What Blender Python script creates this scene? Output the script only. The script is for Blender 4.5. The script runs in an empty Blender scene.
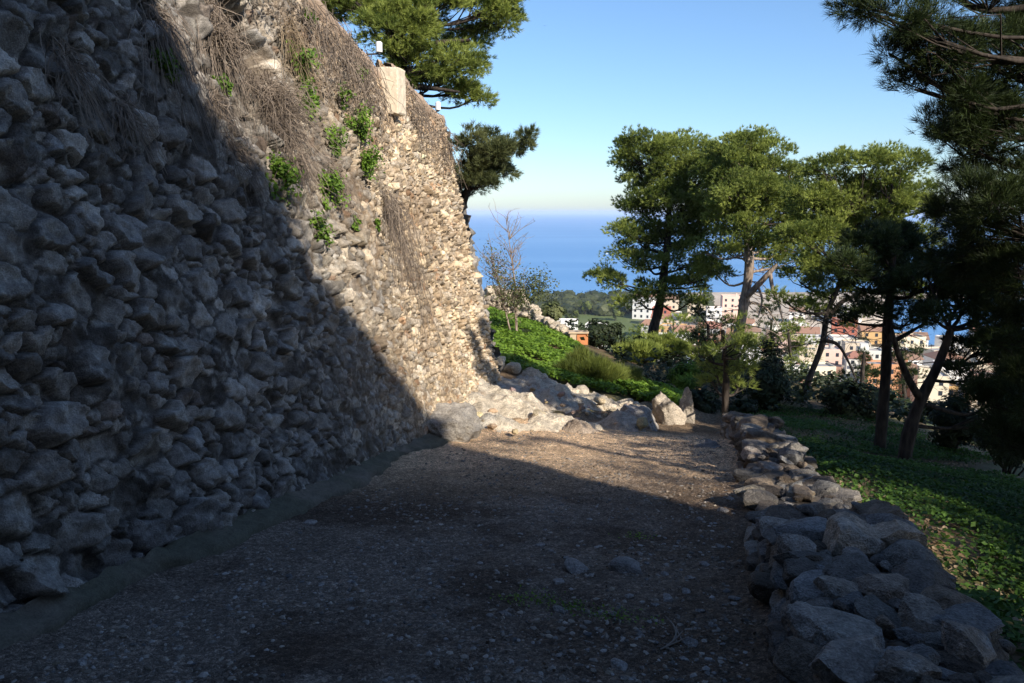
import bpy, math, random
import numpy as np
from mathutils import Vector, kdtree

SEED = 7
HAZE = 1.05e-4
rng = np.random.default_rng(SEED)
scene = bpy.context.scene
COL = scene.collection

# ------------------------------------------------------------------ camera model (real numbers used for placing things)
FPX = 800.0
PITCH = math.atan(129.5 / FPX)
CP, SP = math.cos(PITCH), math.sin(PITCH)


def ray(px, py):
    a = (px - 512) / FPX
    b = (341.5 - py) / FPX
    return np.array([a, CP + SP * b, -SP + CP * b])


def W(px, py, Y):
    r = ray(px, py)
    return r * (Y / r[1])


# ------------------------------------------------------------------ numpy noise
def _hash(ix, iy, iz, seed):
    h = (ix.astype(np.uint32) * np.uint32(374761393) + iy.astype(np.uint32) * np.uint32(668265263)
         + iz.astype(np.uint32) * np.uint32(2147483647) + np.uint32(seed * 974711 % 4294967291))
    h = (h ^ (h >> np.uint32(13))) * np.uint32(1274126177)
    h = (h ^ (h >> np.uint32(15))) * np.uint32(2246822519)
    h = h ^ (h >> np.uint32(16))
    return h.astype(np.float64) / 4294967295.0


def vnoise(P, seed=0):
    P = np.asarray(P, float)
    if P.shape[1] == 2:
        P = np.column_stack([P, np.zeros(len(P))])
    i = np.floor(P).astype(np.int64)
    f = P - i
    f = f * f * f * (f * (f * 6 - 15) + 10)
    out = np.zeros(len(P))
    for dx in (0, 1):
        wx = f[:, 0] if dx else 1 - f[:, 0]
        for dy in (0, 1):
            wy = f[:, 1] if dy else 1 - f[:, 1]
            for dz in (0, 1):
                wz = f[:, 2] if dz else 1 - f[:, 2]
                out += wx * wy * wz * _hash(i[:, 0] + dx, i[:, 1] + dy, i[:, 2] + dz, seed)
    return out * 2 - 1


def fbm(P, octs=4, seed=0, gain=.5):
    P = np.asarray(P, float)
    a, s, t = 1., np.zeros(len(P)), 0.
    for o in range(octs):
        s += a * vnoise(P * 2 ** o + 17.3 * o, seed + o)
        t += a
        a *= gain
    return s / t


def ridged(P, octs=4, seed=0):
    P = np.asarray(P, float)
    a, s, t = 1., np.zeros(len(P)), 0.
    for o in range(octs):
        s += a * (1 - 2 * np.abs(vnoise(P * 2 ** o + 9.1 * o, seed + o)))
        t += a
        a *= .5
    return s / t


def sstep(a, b, x):
    t = np.clip((np.asarray(x, float) - a) / (b - a), 0, 1)
    return t * t * (3 - 2 * t)


def nrm(v):
    v = np.asarray(v, float)
    return v / np.maximum(np.linalg.norm(v, axis=-1, keepdims=True), 1e-9)


# ------------------------------------------------------------------ object helpers
def tag(o, label=None, cat=None, group=None, kind=None):
    if label:
        o['label'] = label
    if cat:
        o['category'] = cat
    if group:
        o['group'] = group
    if kind:
        o['kind'] = kind
    return o


def mesh_data(name, V, faces, mat, col=None, val=None, smooth=False):
    """faces: list of int arrays (n,3) or (n,4)."""
    V = np.asarray(V, np.float32)
    me = bpy.data.meshes.new(name)
    me.vertices.add(len(V))
    me.vertices.foreach_set('co', V.ravel())
    idx, tot = [], []
    for F in faces:
        F = np.asarray(F, np.int32)
        if len(F) == 0:
            continue
        idx.append(F.ravel())
        tot.append(np.full(len(F), F.shape[1], np.int32))
    idx = np.concatenate(idx)
    tot = np.concatenate(tot)
    start = np.concatenate([[0], np.cumsum(tot)[:-1]]).astype(np.int32)
    me.loops.add(len(idx))
    me.loops.foreach_set('vertex_index', idx)
    me.polygons.add(len(tot))
    me.polygons.foreach_set('loop_start', start)
    me.polygons.foreach_set('loop_total', tot)
    me.polygons.foreach_set('use_smooth', np.full(len(tot), bool(smooth)))
    if col is not None:
        a = me.attributes.new('Col', 'FLOAT_COLOR', 'POINT')
        c = np.ones((len(V), 4), np.float32)
        c[:, :3] = col
        a.data.foreach_set('color', c.ravel())
    if val is not None:
        a = me.attributes.new('v', 'FLOAT', 'POINT')
        a.data.foreach_set('value', np.asarray(val, np.float32))
    me.update(calc_edges=True)
    me.validate()
    if mat:
        me.materials.append(mat)
    return me


def mesh_obj(name, V, faces, mat, parent=None, origin=None, **k):
    V = np.asarray(V, float)
    if origin is not None and parent is None:
        V = V - np.asarray(origin)
    if parent is not None:
        V = V - np.array(parent.matrix_world.translation) if False else V - np.array(parent.location)
    o = bpy.data.objects.new(name, mesh_data(name, V, faces, mat, **k))
    COL.objects.link(o)
    if parent is not None:
        o.parent = parent
    elif origin is not None:
        o.location = origin
    return o


def empty(name, loc, label=None, cat=None, group=None):
    o = bpy.data.objects.new(name, None)
    o.empty_display_size = .2
    o.location = [float(c) for c in loc]
    COL.objects.link(o)
    return tag(o, label, cat, group)


class MB:
    def __init__(s):
        s.V, s.F, s.n, s.C, s.A = [], [], 0, [], []

    def add(s, V, faces, col=None, val=None):
        V = np.asarray(V, float)
        for F in faces:
            if len(F):
                s.F.append(np.asarray(F, np.int64) + s.n)
        s.V.append(V)
        if col is not None:
            s.C.append(np.broadcast_to(np.asarray(col, float), (len(V), 3)))
        if val is not None:
            s.A.append(np.broadcast_to(np.asarray(val, float), (len(V),)))
        s.n += len(V)

    def box(s, c, size, rz=0., col=None):
        x, y, z = np.asarray(size, float) / 2
        V = np.array([[i * x, j * y, k * z] for k in (-1, 1) for j in (-1, 1) for i in (-1, 1)])
        ca, sa = math.cos(rz), math.sin(rz)
        V = np.column_stack([V[:, 0] * ca - V[:, 1] * sa, V[:, 0] * sa + V[:, 1] * ca, V[:, 2]]) + np.asarray(c)
        F = np.array([[0, 2, 3, 1], [4, 5, 7, 6], [0, 1, 5, 4], [1, 3, 7, 5], [3, 2, 6, 7], [2, 0, 4, 6]])
        s.add(V, [F], col=col)

    def tube(s, pts, rad, n=6, val=None, col=None):
        V, F = tube(pts, rad, n)
        s.add(V, [F], val=val, col=col)

    def obj(s, name, mat, parent=None, origin=None, smooth=False):
        V = np.vstack(s.V)
        faces = {}
        for F in s.F:
            faces.setdefault(F.shape[1], []).append(F)
        return mesh_obj(name, V, [np.vstack(f) for f in faces.values()], mat, parent, origin,
                        col=np.vstack(s.C) if s.C else None, val=np.concatenate(s.A) if s.A else None, smooth=smooth)


def tube(pts, rad, n=6):
    pts = np.asarray(pts, float)
    rad = np.broadcast_to(np.asarray(rad, float), (len(pts),))
    T = nrm(np.gradient(pts, axis=0))
    ref = np.array([1., 0, 0]) if abs(T[0, 0]) < .8 else np.array([0, 1., 0])
    V = []
    ang = np.arange(n) * 2 * math.pi / n
    for p, t, r in zip(pts, T, rad):
        u = nrm(np.cross(t, ref))
        w = np.cross(t, u)
        V.append(p + r * (np.cos(ang)[:, None] * u + np.sin(ang)[:, None] * w))
    V = np.vstack(V)
    m = len(pts)
    i = np.arange(m - 1)[:, None] * n
    j = np.arange(n)[None]
    j2 = (j + 1) % n
    F = np.stack([i + j, i + j2, i + n + j2, i + n + j], -1).reshape(-1, 4)
    return V, F


def smooth_path(P, n):
    """Catmull-Rom through control points (k,d) -> (n,d)."""
    P = np.asarray(P, float)
    P = np.vstack([2 * P[0] - P[1], P, 2 * P[-1] - P[-2]])
    k = len(P) - 3
    t = np.linspace(0, k - 1e-6, n)
    i = t.astype(int)
    f = (t - i)[:, None]
    a, b, c, d = P[i], P[i + 1], P[i + 2], P[i + 3]
    return .5 * (2 * b + (c - a) * f + (2 * a - 5 * b + 4 * c - d) * f ** 2 + (3 * b - a - 3 * c + d) * f ** 3)


def ico(sub):
    import bmesh
    bm = bmesh.new()
    bmesh.ops.create_icosphere(bm, subdivisions=sub, radius=1)
    V = np.array([v.co[:] for v in bm.verts])
    F = np.array([[v.index for v in f.verts] for f in bm.faces])
    bm.free()
    return V, F


ICO = {k: ico(k) for k in (1, 2, 3, 4, 5)}


def rock(size, sub=3, seed=0, boxy=.55, rough=.12, freq=1.6, R=None):
    """Angular stone: superellipsoid cut by random planes, then noise. size = full extents."""
    r = np.random.default_rng(seed)
    V, F = ICO[sub]
    V = V.copy()
    m = np.max(np.abs(V), axis=1, keepdims=True)
    V = V * ((1 - boxy) + boxy / m)
    for _ in range(9):
        d = nrm(r.normal(size=3))
        h = r.uniform(.62, .95)
        ex = V @ d - h
        V = V - np.maximum(ex, 0)[:, None] * d * .88
    o = r.uniform(-50, 50, 3)
    nn = fbm(V * freq + o, 4, seed % 97)
    n2 = ridged(V * freq * 2.1 + o, 3, seed % 89)
    V = V * (1 + rough * nn + rough * .45 * n2)[:, None]
    V = V * (np.asarray(size) / 2)
    if R is not None:
        V = V @ R.T
    return V, F


def fractured(size, sub=5, seed=0, R=None):
    """Broken limestone block: many sharp planes, small chips, pitted faces."""
    r = np.random.default_rng(seed)
    V, F = ICO[sub]
    V = V.copy()
    m = np.max(np.abs(V), axis=1, keepdims=True)
    V = V * (.38 + .62 / m)
    o = r.uniform(-50, 50, 3)
    for _ in range(16):
        d = nrm(r.normal(size=3))
        h = r.uniform(.66, 1.02)
        ex = V @ d - h - .05 * fbm(V * 3 + o, 3, seed % 71)
        V = V - np.maximum(ex, 0)[:, None] * d * .97
    V = V * (1 + .035 * fbm(V * 2.2 + o, 3, seed % 97) + .030 * ridged(V * 4.5 + o, 4, seed % 89) + .018 * fbm(V * 14 + o, 3, seed % 83))[:, None]
    V = V * (np.asarray(size) / 2)
    if R is not None:
        V = V @ R.T
    return V, F


def rotm(rx, ry, rz):
    cx, sx, cy, sy, cz, sz = math.cos(rx), math.sin(rx), math.cos(ry), math.sin(ry), math.cos(rz), math.sin(rz)
    return (np.array([[cz, -sz, 0], [sz, cz, 0], [0, 0, 1]]) @ np.array([[cy, 0, sy], [0, 1, 0], [-sy, 0, cy]])
            @ np.array([[1, 0, 0], [0, cx, -sx], [0, sx, cx]]))


# ------------------------------------------------------------------ materials
def new_mat(name):
    m = bpy.data.materials.new(name)
    m.use_nodes = True
    nt = m.node_tree
    b = nt.nodes['Principled BSDF']
    b.inputs['Roughness'].default_value = .9
    b.inputs['Specular IOR Level'].default_value = .25
    return m, nt, b


def N(nt, t, **k):
    n = nt.nodes.new(t)
    for a, v in k.items():
        if a.startswith('i_'):
            key = a[2:]
            n.inputs[int(key) if key.isdigit() else key.replace('_', ' ')].default_value = v
        else:
            setattr(n, a, v)
    return n


def mat_vcol(name, scale=30., var=.35, bump=.5, bdist=.02, rough=.92, fine=140., spec=.2):
    """attribute colour broken up by two noises, with bump."""
    m, nt, b = new_mat(name)
    L = nt.links.new
    at = N(nt, 'ShaderNodeAttribute', attribute_name='Col')
    tc = N(nt, 'ShaderNodeTexCoord')
    n1 = N(nt, 'ShaderNodeTexNoise', i_Scale=scale, i_Detail=8., i_Roughness=.65)
    n2 = N(nt, 'ShaderNodeTexNoise', i_Scale=fine, i_Detail=4., i_Roughness=.6)
    L(tc.outputs['Object'], n1.inputs['Vector'])
    L(tc.outputs['Object'], n2.inputs['Vector'])
    mr = N(nt, 'ShaderNodeMapRange', i_1=.25, i_2=.75, i_3=1 - var, i_4=1 + var)
    L(n1.outputs['Fac'], mr.inputs[0])
    mr2 = N(nt, 'ShaderNodeMapRange', i_1=.3, i_2=.7, i_3=1 - var * .7, i_4=1 + var * .7)
    L(n2.outputs['Fac'], mr2.inputs[0])
    mu = N(nt, 'ShaderNodeMath', operation='MULTIPLY')
    L(mr.outputs[0], mu.inputs[0])
    L(mr2.outputs[0], mu.inputs[1])
    vm = N(nt, 'ShaderNodeVectorMath', operation='SCALE')
    L(at.outputs['Color'], vm.inputs[0])
    L(mu.outputs[0], vm.inputs['Scale'])
    L(vm.outputs[0], b.inputs['Base Color'])
    ad = N(nt, 'ShaderNodeMath', operation='ADD')
    L(n1.outputs['Fac'], ad.inputs[0])
    L(n2.outputs['Fac'], ad.inputs[1])
    bp = N(nt, 'ShaderNodeBump', i_Strength=bump, i_Distance=bdist)
    L(ad.outputs[0], bp.inputs['Height'])
    L(bp.outputs[0], b.inputs['Normal'])
    b.inputs['Roughness'].default_value = rough
    b.inputs['Specular IOR Level'].default_value = spec
    return m


def mat_leaf(name, c0, c1, trans=.3, rough=.6):
    m, nt, b = new_mat(name)
    L = nt.links.new
    at = N(nt, 'ShaderNodeAttribute', attribute_name='v')
    mx = N(nt, 'ShaderNodeMix', data_type='RGBA')
    mx.inputs[6].default_value = (*c0, 1)
    mx.inputs[7].default_value = (*c1, 1)
    L(at.outputs['Fac'], mx.inputs[0])
    L(mx.outputs[2], b.inputs['Base Color'])
    b.inputs['Roughness'].default_value = rough
    b.inputs['Specular IOR Level'].default_value = .3
    if trans:
        tr = N(nt, 'ShaderNodeBsdfTranslucent')
        L(mx.outputs[2], tr.inputs['Color'])
        ms = N(nt, 'ShaderNodeMixShader', i_0=trans)
        L(b.outputs[0], ms.inputs[1])
        L(tr.outputs[0], ms.inputs[2])
        L(ms.outputs[0], nt.nodes['Material Output'].inputs[0])
    return m


def mat_plain(name, c, rough=.8, var=.12, scale=3., metal=0., bump=.15):
    m, nt, b = new_mat(name)
    L = nt.links.new
    tc = N(nt, 'ShaderNodeTexCoord')
    n1 = N(nt, 'ShaderNodeTexNoise', i_Scale=scale, i_Detail=6., i_Roughness=.6)
    L(tc.outputs['Object'], n1.inputs['Vector'])
    mx = N(nt, 'ShaderNodeMix', data_type='RGBA')
    mx.inputs[6].default_value = (*[x * (1 - var) for x in c], 1)
    mx.inputs[7].default_value = (*[min(1, x * (1 + var)) for x in c], 1)
    L(n1.outputs['Fac'], mx.inputs[0])
    L(mx.outputs[2], b.inputs['Base Color'])
    bp = N(nt, 'ShaderNodeBump', i_Strength=bump, i_Distance=.02)
    L(n1.outputs['Fac'], bp.inputs['Height'])
    L(bp.outputs[0], b.inputs['Normal'])
    b.inputs['Roughness'].default_value = rough
    b.inputs['Metallic'].default_value = metal
    return m


def mat_bark(name, c0, c1, scale=14.):
    m, nt, b = new_mat(name)
    L = nt.links.new
    tc = N(nt, 'ShaderNodeTexCoord')
    mp = N(nt, 'ShaderNodeMapping')
    mp.inputs['Scale'].default_value = (1, 1, .25)
    L(tc.outputs['Object'], mp.inputs[0])
    vo = N(nt, 'ShaderNodeTexVoronoi', i_Scale=scale)
    no = N(nt, 'ShaderNodeTexNoise', i_Scale=scale * 2, i_Detail=6.)
    L(mp.outputs[0], vo.inputs['Vector'])
    L(mp.outputs[0], no.inputs['Vector'])
    mu = N(nt, 'ShaderNodeMath', operation='MULTIPLY')
    L(vo.outputs['Distance'], mu.inputs[0])
    L(no.outputs['Fac'], mu.inputs[1])
    mr = N(nt, 'ShaderNodeMapRange', i_1=.05, i_2=.45)
    L(mu.outputs[0], mr.inputs[0])
    mx = N(nt, 'ShaderNodeMix', data_type='RGBA')
    mx.inputs[6].default_value = (*c0, 1)
    mx.inputs[7].default_value = (*c1, 1)
    L(mr.outputs[0], mx.inputs[0])
    L(mx.outputs[2], b.inputs['Base Color'])
    bp = N(nt, 'ShaderNodeBump', i_Strength=.8, i_Distance=.03)
    L(mu.outputs[0], bp.inputs['Height'])
    L(bp.outputs[0], b.inputs['Normal'])
    return m


M = {}
M['wall'] = mat_vcol('rubble_stone', 20., .5, .8, .02, fine=110.)
M['rock'] = mat_vcol('limestone_rock', 9., .5, .9, .05, fine=50.)
M['stone'] = mat_vcol('dry_stone', 16., .55, .9, .03, fine=90.)
M['path'] = mat_vcol('gravel_dirt', 26., .45, .8, .012, fine=190.)


def mat_gravel(name):
    m, nt, b = new_mat(name)
    L = nt.links.new
    at = N(nt, 'ShaderNodeAttribute', attribute_name='Col')
    tc = N(nt, 'ShaderNodeTexCoord')
    wn = N(nt, 'ShaderNodeTexNoise', i_Scale=30., i_Detail=4.)
    L(tc.outputs['Object'], wn.inputs['Vector'])
    wa = N(nt, 'ShaderNodeVectorMath', operation='SCALE')
    wa.inputs['Scale'].default_value = .03
    L(wn.outputs['Color'], wa.inputs[0])
    ad = N(nt, 'ShaderNodeVectorMath', operation='ADD')
    L(tc.outputs['Object'], ad.inputs[0])
    L(wa.outputs[0], ad.inputs[1])
    fac = None
    hgt = None
    for sc, lo, hi in ((60., .76, 1.8), (150., .76, 1.75)):
        vo = N(nt, 'ShaderNodeTexVoronoi', i_Scale=sc)
        L(ad.outputs[0], vo.inputs['Vector'])
        sp = N(nt, 'ShaderNodeSeparateColor')
        L(vo.outputs['Color'], sp.inputs[0])
        pw = N(nt, 'ShaderNodeMath', operation='POWER')
        pw.inputs[1].default_value = 2.2
        L(sp.outputs[0], pw.inputs[0])
        mr = N(nt, 'ShaderNodeMapRange', i_3=lo, i_4=hi)
        L(pw.outputs[0], mr.inputs[0])
        h = N(nt, 'ShaderNodeMath', operation='MULTIPLY')
        L(vo.outputs['Distance'], h.inputs[0])
        L(sp.outputs[1], h.inputs[1])
        if fac is None:
            fac, hgt = mr, h
        else:
            f2 = N(nt, 'ShaderNodeMath', operation='MULTIPLY')
            L(fac.outputs[0], f2.inputs[0])
            L(mr.outputs[0], f2.inputs[1])
            h2 = N(nt, 'ShaderNodeMath', operation='ADD')
            L(hgt.outputs[0], h2.inputs[0])
            L(h.outputs[0], h2.inputs[1])
            fac, hgt = f2, h2
    vm = N(nt, 'ShaderNodeVectorMath', operation='SCALE')
    L(at.outputs['Color'], vm.inputs[0])
    L(fac.outputs[0], vm.inputs['Scale'])
    L(vm.outputs[0], b.inputs['Base Color'])
    bp = N(nt, 'ShaderNodeBump', i_Strength=.9, i_Distance=.012)
    bp.invert = True
    L(hgt.outputs[0], bp.inputs['Height'])
    L(bp.outputs[0], b.inputs['Normal'])
    b.inputs['Roughness'].default_value = .95
    return m


M['path'] = mat_gravel('gravel_dirt_speckled')
M['soil'] = mat_vcol('hill_soil', 3., .3, .5, .03, fine=24.)
M['gravel'] = mat_vcol('gravel_chips', 50., .25, .2, .003)
M['kerb'] = mat_vcol('mossy_mortar', 18., .35, .5, .01, fine=90.)
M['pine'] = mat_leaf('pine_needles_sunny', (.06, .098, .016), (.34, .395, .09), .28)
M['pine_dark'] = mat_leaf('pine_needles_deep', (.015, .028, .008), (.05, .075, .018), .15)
M['juniper'] = mat_leaf('grey_green_scale_leaves', (.04, .058, .022), (.14, .155, .06), .2)
M['broom'] = mat_leaf('broom_stems', (.05, .075, .014), (.17, .20, .04), .2)
M['coastal'] = mat_leaf('coastal_pine_leaves', (.025, .036, .016), (.075, .085, .035), .1)
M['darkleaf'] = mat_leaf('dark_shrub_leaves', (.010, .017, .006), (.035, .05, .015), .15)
M['fresh'] = mat_leaf('fresh_green_leaves', (.06, .125, .016), (.21, .34, .045), .35)
M['slopeleaf'] = mat_leaf('clover_leaves_shaded', (.022, .055, .010), (.085, .17, .022), .3)  # darker copy of the clover leaves, the slope's shade put into the colour
M['clover'] = mat_leaf('clover_leaves', (.06, .13, .013), (.21, .34, .04), .35)
M['dryveg'] = mat_leaf('dry_stems', (.09, .07, .055), (.30, .24, .19), .1, .8)
M['straw'] = mat_leaf('dry_straw', (.16, .11, .07), (.38, .29, .19), .2, .8)
M['bark'] = mat_bark('pine_bark_dark', (.016, .013, .011), (.07, .055, .045))
M['bark_pale'] = mat_bark('pine_bark_pale', (.13, .095, .075), (.36, .29, .24))
M['white'] = mat_plain('whitewash', (.62, .53, .41), .9, .3, 9., bump=.6)
M['coping'] = mat_vcol('coping_mortar', 20., .3, .5, .012)
M['metal'] = mat_plain('grey_metal', (.08, .08, .08), .5, .1, 5.)
M['lampwhite'] = mat_plain('white_enamel', (.75, .75, .72), .4, .05, 5.)
M['terracotta'] = mat_plain('orange_plaster', (.50, .20, .085), .9, .25, 6.)
M['cream'] = mat_plain('cream_plaster', (.52, .40, .28), .9, .2, 5.)

# ------------------------------------------------------------------ terrain
AX0 = np.array([-2.51, 3.63, -2.11])              # foot of the fortress wall at the left of the photo
TH = np.array([0.2138, 0.9769, 0.])               # horizontal direction along the wall
TN = np.array([TH[1], -TH[0], 0.])                # to the right of it
# control points (px, py, depth) of ground seen in the photograph
ctrl = [(540, 350, 20), (500, 325, 24), (490, 305, 27), (540, 326, 26), (580, 350, 23), (600, 382, 17.5), (640, 385, 18), (680, 412, 15.5),
        (560, 392, 15), (505, 368, 15.2), (625, 412, 14.6), (655, 398, 16.2), (610, 352, 26), (650, 362, 30), (738, 372, 27),
        (880, 455, 14), (800, 412, 20), (905, 464, 13), (1000, 474, 12), (760, 404, 20), (760, 424, 15), (830, 432, 15), (940, 492, 9),
        (990, 622, 4.6), (1022, 562, 6), (1022, 502, 9.5), (850, 462, 11), (960, 470, 12.4), (705, 415, 19), (710, 432, 15.5), (1000, 455, 16), (700, 385, 22),
        (860, 420, 18), (920, 440, 17)]
CPTS = [W(*c) for c in ctrl]
for Y in (-14, -8, -4, 0, 2, 4, 6, 8, 9.5):
    for X in (-3.5, -1.2, .0, 1.2, 2.4):
        x = X + .235 * (Y - 3)
        CPTS.append(np.array([x, Y, -1.6 - .14 * Y]))
for Y in (11, 13):
    for X in (.1, 1.):
        x = X + .235 * (Y - 3)
        CPTS.append(np.array([x, Y, -1.6 - .14 * Y - .05 * (Y - 9.5) ** 1.5 * .8]))
CPTS.append(np.array([-1.5, 11.5, -3.2]))
CPTS.append(np.array([-.2, 11.2, -3.16]))
CPTS.append(np.array([-6, 18, -2.3]))
CPTS.append(np.array([-6, 26, -2.9]))
CPTS.append(np.array([-8, 10, -2.0]))
CPTS.append(np.array([10, 2, -4.2]))
CPTS.append(np.array([10, -6, -3.2]))
CPTS = np.array(CPTS)


def _rbf_fit():
    X = CPTS[:, :2]
    n = len(X)
    d = np.linalg.norm(X[:, None] - X[None], axis=-1)
    A = np.zeros((n + 3, n + 3))
    A[:n, :n] = d + np.eye(n) * -.15
    A[:n, n] = 1
    A[:n, n + 1:] = X
    A[n, :n] = 1
    A[n + 1:, :n] = X.T
    return np.linalg.solve(A, np.concatenate([CPTS[:, 2], [0, 0, 0]]))


RW = _rbf_fit()


def Hnear(x, y):
    x, y = np.asarray(x, float).ravel(), np.asarray(y, float).ravel()
    out = np.empty(len(x))
    for i in range(0, len(x), 40000):
        q = np.column_stack([x[i:i + 40000], y[i:i + 40000]])
        d = np.sqrt((q[:, None, 0] - CPTS[None, :, 0]) ** 2 + (q[:, None, 1] - CPTS[None, :, 1]) ** 2)
        out[i:i + 40000] = d @ RW[:-3] + RW[-3] + q @ RW[-2:]
    return out


SEA_Z = -60.


def harbour(x, y):
    q = x / np.maximum(y, 1)
    return sstep(.46, .50, q) * sstep(352, 366, y) * (1 - sstep(548, 560, y)) * (1 - sstep(.86, .9, q) * (1 - sstep(480, 500, y)))


def Hfar(x, y):
    d = np.sqrt(np.maximum(y - 27, 0) ** 2 + np.maximum(x - 9, 0) ** 2 * .8 + np.maximum(-x - 12, 0) ** 2 * .5)
    z = -5.2 - .50 * d
    P = np.column_stack([x, y])
    z = z + 2.2 * fbm(P / 28, 3, 5) * sstep(6, 30, d)
    plain = -58.6 + .5 * fbm(P / 60, 3, 9)
    z = np.where(z > plain, z, plain)
    coast = 545 + 14 * fbm(np.column_stack([x / 60, x * 0]), 3, 3) + 52 * sstep(85, 130, x)
    z = z - 7 * sstep(coast - 4, coast + 6, y)
    z = z - 7 * harbour(x, y)
    return z


def H(x, y):
    x, y = np.asarray(x, float).ravel(), np.asarray(y, float).ravel()
    d = np.sqrt(np.maximum(y - 25, 0) ** 2 + np.maximum(x - 8.5, 0) ** 2 + np.maximum(-x - 8, 0) ** 2 + np.maximum(-y - 14, 0) ** 2)
    w = sstep(0, 9, d)
    near = np.zeros(len(x))
    m = w < 1
    if m.any():
        near[m] = Hnear(x[m], y[m])
    far = Hfar(x, y)
    back = -1.6 - .14 * y
    far = np.where((y < 10) & (x < 8), np.maximum(far, back), far)
    return near * (1 - w) + far * w


def h1(x, y):
    return float(H([x], [y])[0])


def ground(name):
    u = np.linspace(-1, 1, 420)
    k = 6.2
    f = np.sinh(u * k) / np.sinh(k)
    gx = 3 + f * 1500
    gy = 11 + f * 1500
    X, Y = np.meshgrid(gx, gy)
    x, y = X.ravel(), Y.ravel()
    z = H(x, y)
    P = np.column_stack([x, y])
    z -= .09 * sstep(2.2, 1.8, np.abs(x + .55 - .235 * (y - 3.63))) * sstep(12.5, 11, y) * sstep(-5, -4, y)
    dist = np.hypot(x - 3, y - 11)
    z += .06 * fbm(P * .9, 3, 21) * sstep(26, 10, dist) * sstep(0, 3, np.abs(x - 2.2 - .235 * (y - 6)))
    near = 1 - sstep(30, 90, dist)
    n1, n2 = fbm(P / 2.5, 4, 31), fbm(P / 45, 4, 33)
    soil = np.array([.15, .105, .065])
    red = np.array([.27, .175, .10])
    green = np.array([.055, .085, .02])
    c = soil + (red - soil) * sstep(-.1, .5, n1)[:, None]
    gm = sstep(-.25, .25, fbm(P / 1.7, 3, 37))[:, None]
    c = c * (1 - gm * .55) + green * gm * .55
    ledge = (sstep(.9, .3, np.hypot((x - 6.9) / 1.9, (y - 12.5) / 1.0) + .25 * n1))[:, None]
    c = c * (1 - ledge) + np.array([.40, .29, .20]) * ledge
    field = np.array([.085, .105, .04]) + (np.array([.23, .19, .12]) - np.array([.085, .105, .04])) * sstep(-.2, .35, n2)[:, None]
    pale = np.array([.50, .42, .33]) * (1 + .3 * fbm(P / 14, 4, 35))[:, None]
    pm = (sstep(60, 85, x) * sstep(366, 380, y))[:, None]
    field = field * (1 - pm) + pale * pm
    gf = (sstep(20, 30, x) * (1 - sstep(75, 90, x)) * sstep(345, 360, y) * (.6 + .4 * n2))[:, None]
    field = field * (1 - gf) + np.array([.13, .175, .055]) * gf
    urban = np.array([.34, .31, .28])
    um = (sstep(215, 235, y) * sstep(70, 95, x) * .7)[:, None] * (1 - pm)
    field = field * (1 - um) + urban * um
    wood = np.array([.035, .05, .018])
    wm = ((1 - sstep(200, 240, dist)) * .8)[:, None]
    field = field * (1 - wm) + wood * wm
    c = c * near[:, None] + field * (1 - near[:, None])
    V = np.column_stack([x, y, z])
    n = len(u)
    i = np.arange(n - 1)[:, None] * n + np.arange(n - 1)[None]
    F = np.stack([i, i + 1, i + n + 1, i + n], -1).reshape(-1, 4)
    o = mesh_obj(name, V, [F], M['soil'], col=c, smooth=True)
    return tag(o, kind='structure')


ground('ground')

# sea
def sea():
    m, nt, b = new_mat('sea_water')
    L = nt.links.new
    geo = N(nt, 'ShaderNodeNewGeometry')
    mp = N(nt, 'ShaderNodeMapping')
    mp.inputs['Scale'].default_value = (.0011, .0045, .001)
    L(geo.outputs['Position'], mp.inputs[0])
    st = N(nt, 'ShaderNodeTexNoise', i_Scale=1., i_Detail=5., i_Roughness=.55, i_Distortion=.6)
    L(mp.outputs[0], st.inputs['Vector'])
    mr = N(nt, 'ShaderNodeMapRange', i_1=.46, i_2=.64)
    L(st.outputs['Fac'], mr.inputs[0])
    mx = N(nt, 'ShaderNodeMix', data_type='RGBA')
    mx.inputs[6].default_value = (.10, .27, .53, 1)
    mx.inputs[7].default_value = (.14, .32, .58, 1)
    L(mr.outputs[0], mx.inputs[0])
    L(mx.outputs[2], b.inputs['Base Color'])
    b.inputs['Roughness'].default_value = .45
    b.inputs['Specular IOR Level'].default_value = .4
    w = N(nt, 'ShaderNodeTexNoise', i_Scale=.25, i_Detail=4.)
    L(geo.outputs['Position'], w.inputs['Vector'])
    bp = N(nt, 'ShaderNodeBump', i_Strength=.6, i_Distance=1.)
    L(w.outputs['Fac'], bp.inputs['Height'])
    L(bp.outputs[0], b.inputs['Normal'])
    nx = 40
    gx = np.linspace(-32000, 32000, nx)
    gy = np.concatenate([np.linspace(100, 2000, 10), np.linspace(3000, 32000, 30)])
    X, Y = np.meshgrid(gx, gy)
    V = np.column_stack([X.ravel(), Y.ravel(), np.full(X.size, SEA_Z)])
    i = np.arange(len(gy) - 1)[:, None] * nx + np.arange(nx - 1)[None]
    F = np.stack([i, i + 1, i + nx + 1, i + nx], -1).reshape(-1, 4)
    tag(mesh_obj('sea', V, [F], m), kind='structure')


sea()

# ------------------------------------------------------------------ fortress wall
TT = np.array([TH[0], TH[1], -.14 * TH[1]])       # one metre along, following the slope of the path
BAT = math.tan(math.radians(12.0))
VV = np.array([-TN[0] * BAT, -TN[1] * BAT, 1.])
VV = VV / (VV[2] + .14 * VV[1])                   # one metre of height above the path plane


def wall_pt(s, r, off=0., n=None):
    s, r = np.asarray(s, float), np.asarray(r, float)
    return AX0 + s[..., None] * TT + r[..., None] * VV


NW = nrm(np.cross(TT, VV))
if NW[0] < 0:
    NW = -NW
S_END = 11.08


def on_wall(px, py):
    r = ray(px, py)
    P = r * (np.dot(NW, AX0) / np.dot(NW, r))
    s = np.dot(P - AX0, TH)
    return P, s, P[2] + 1.6 + .14 * P[1]


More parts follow.
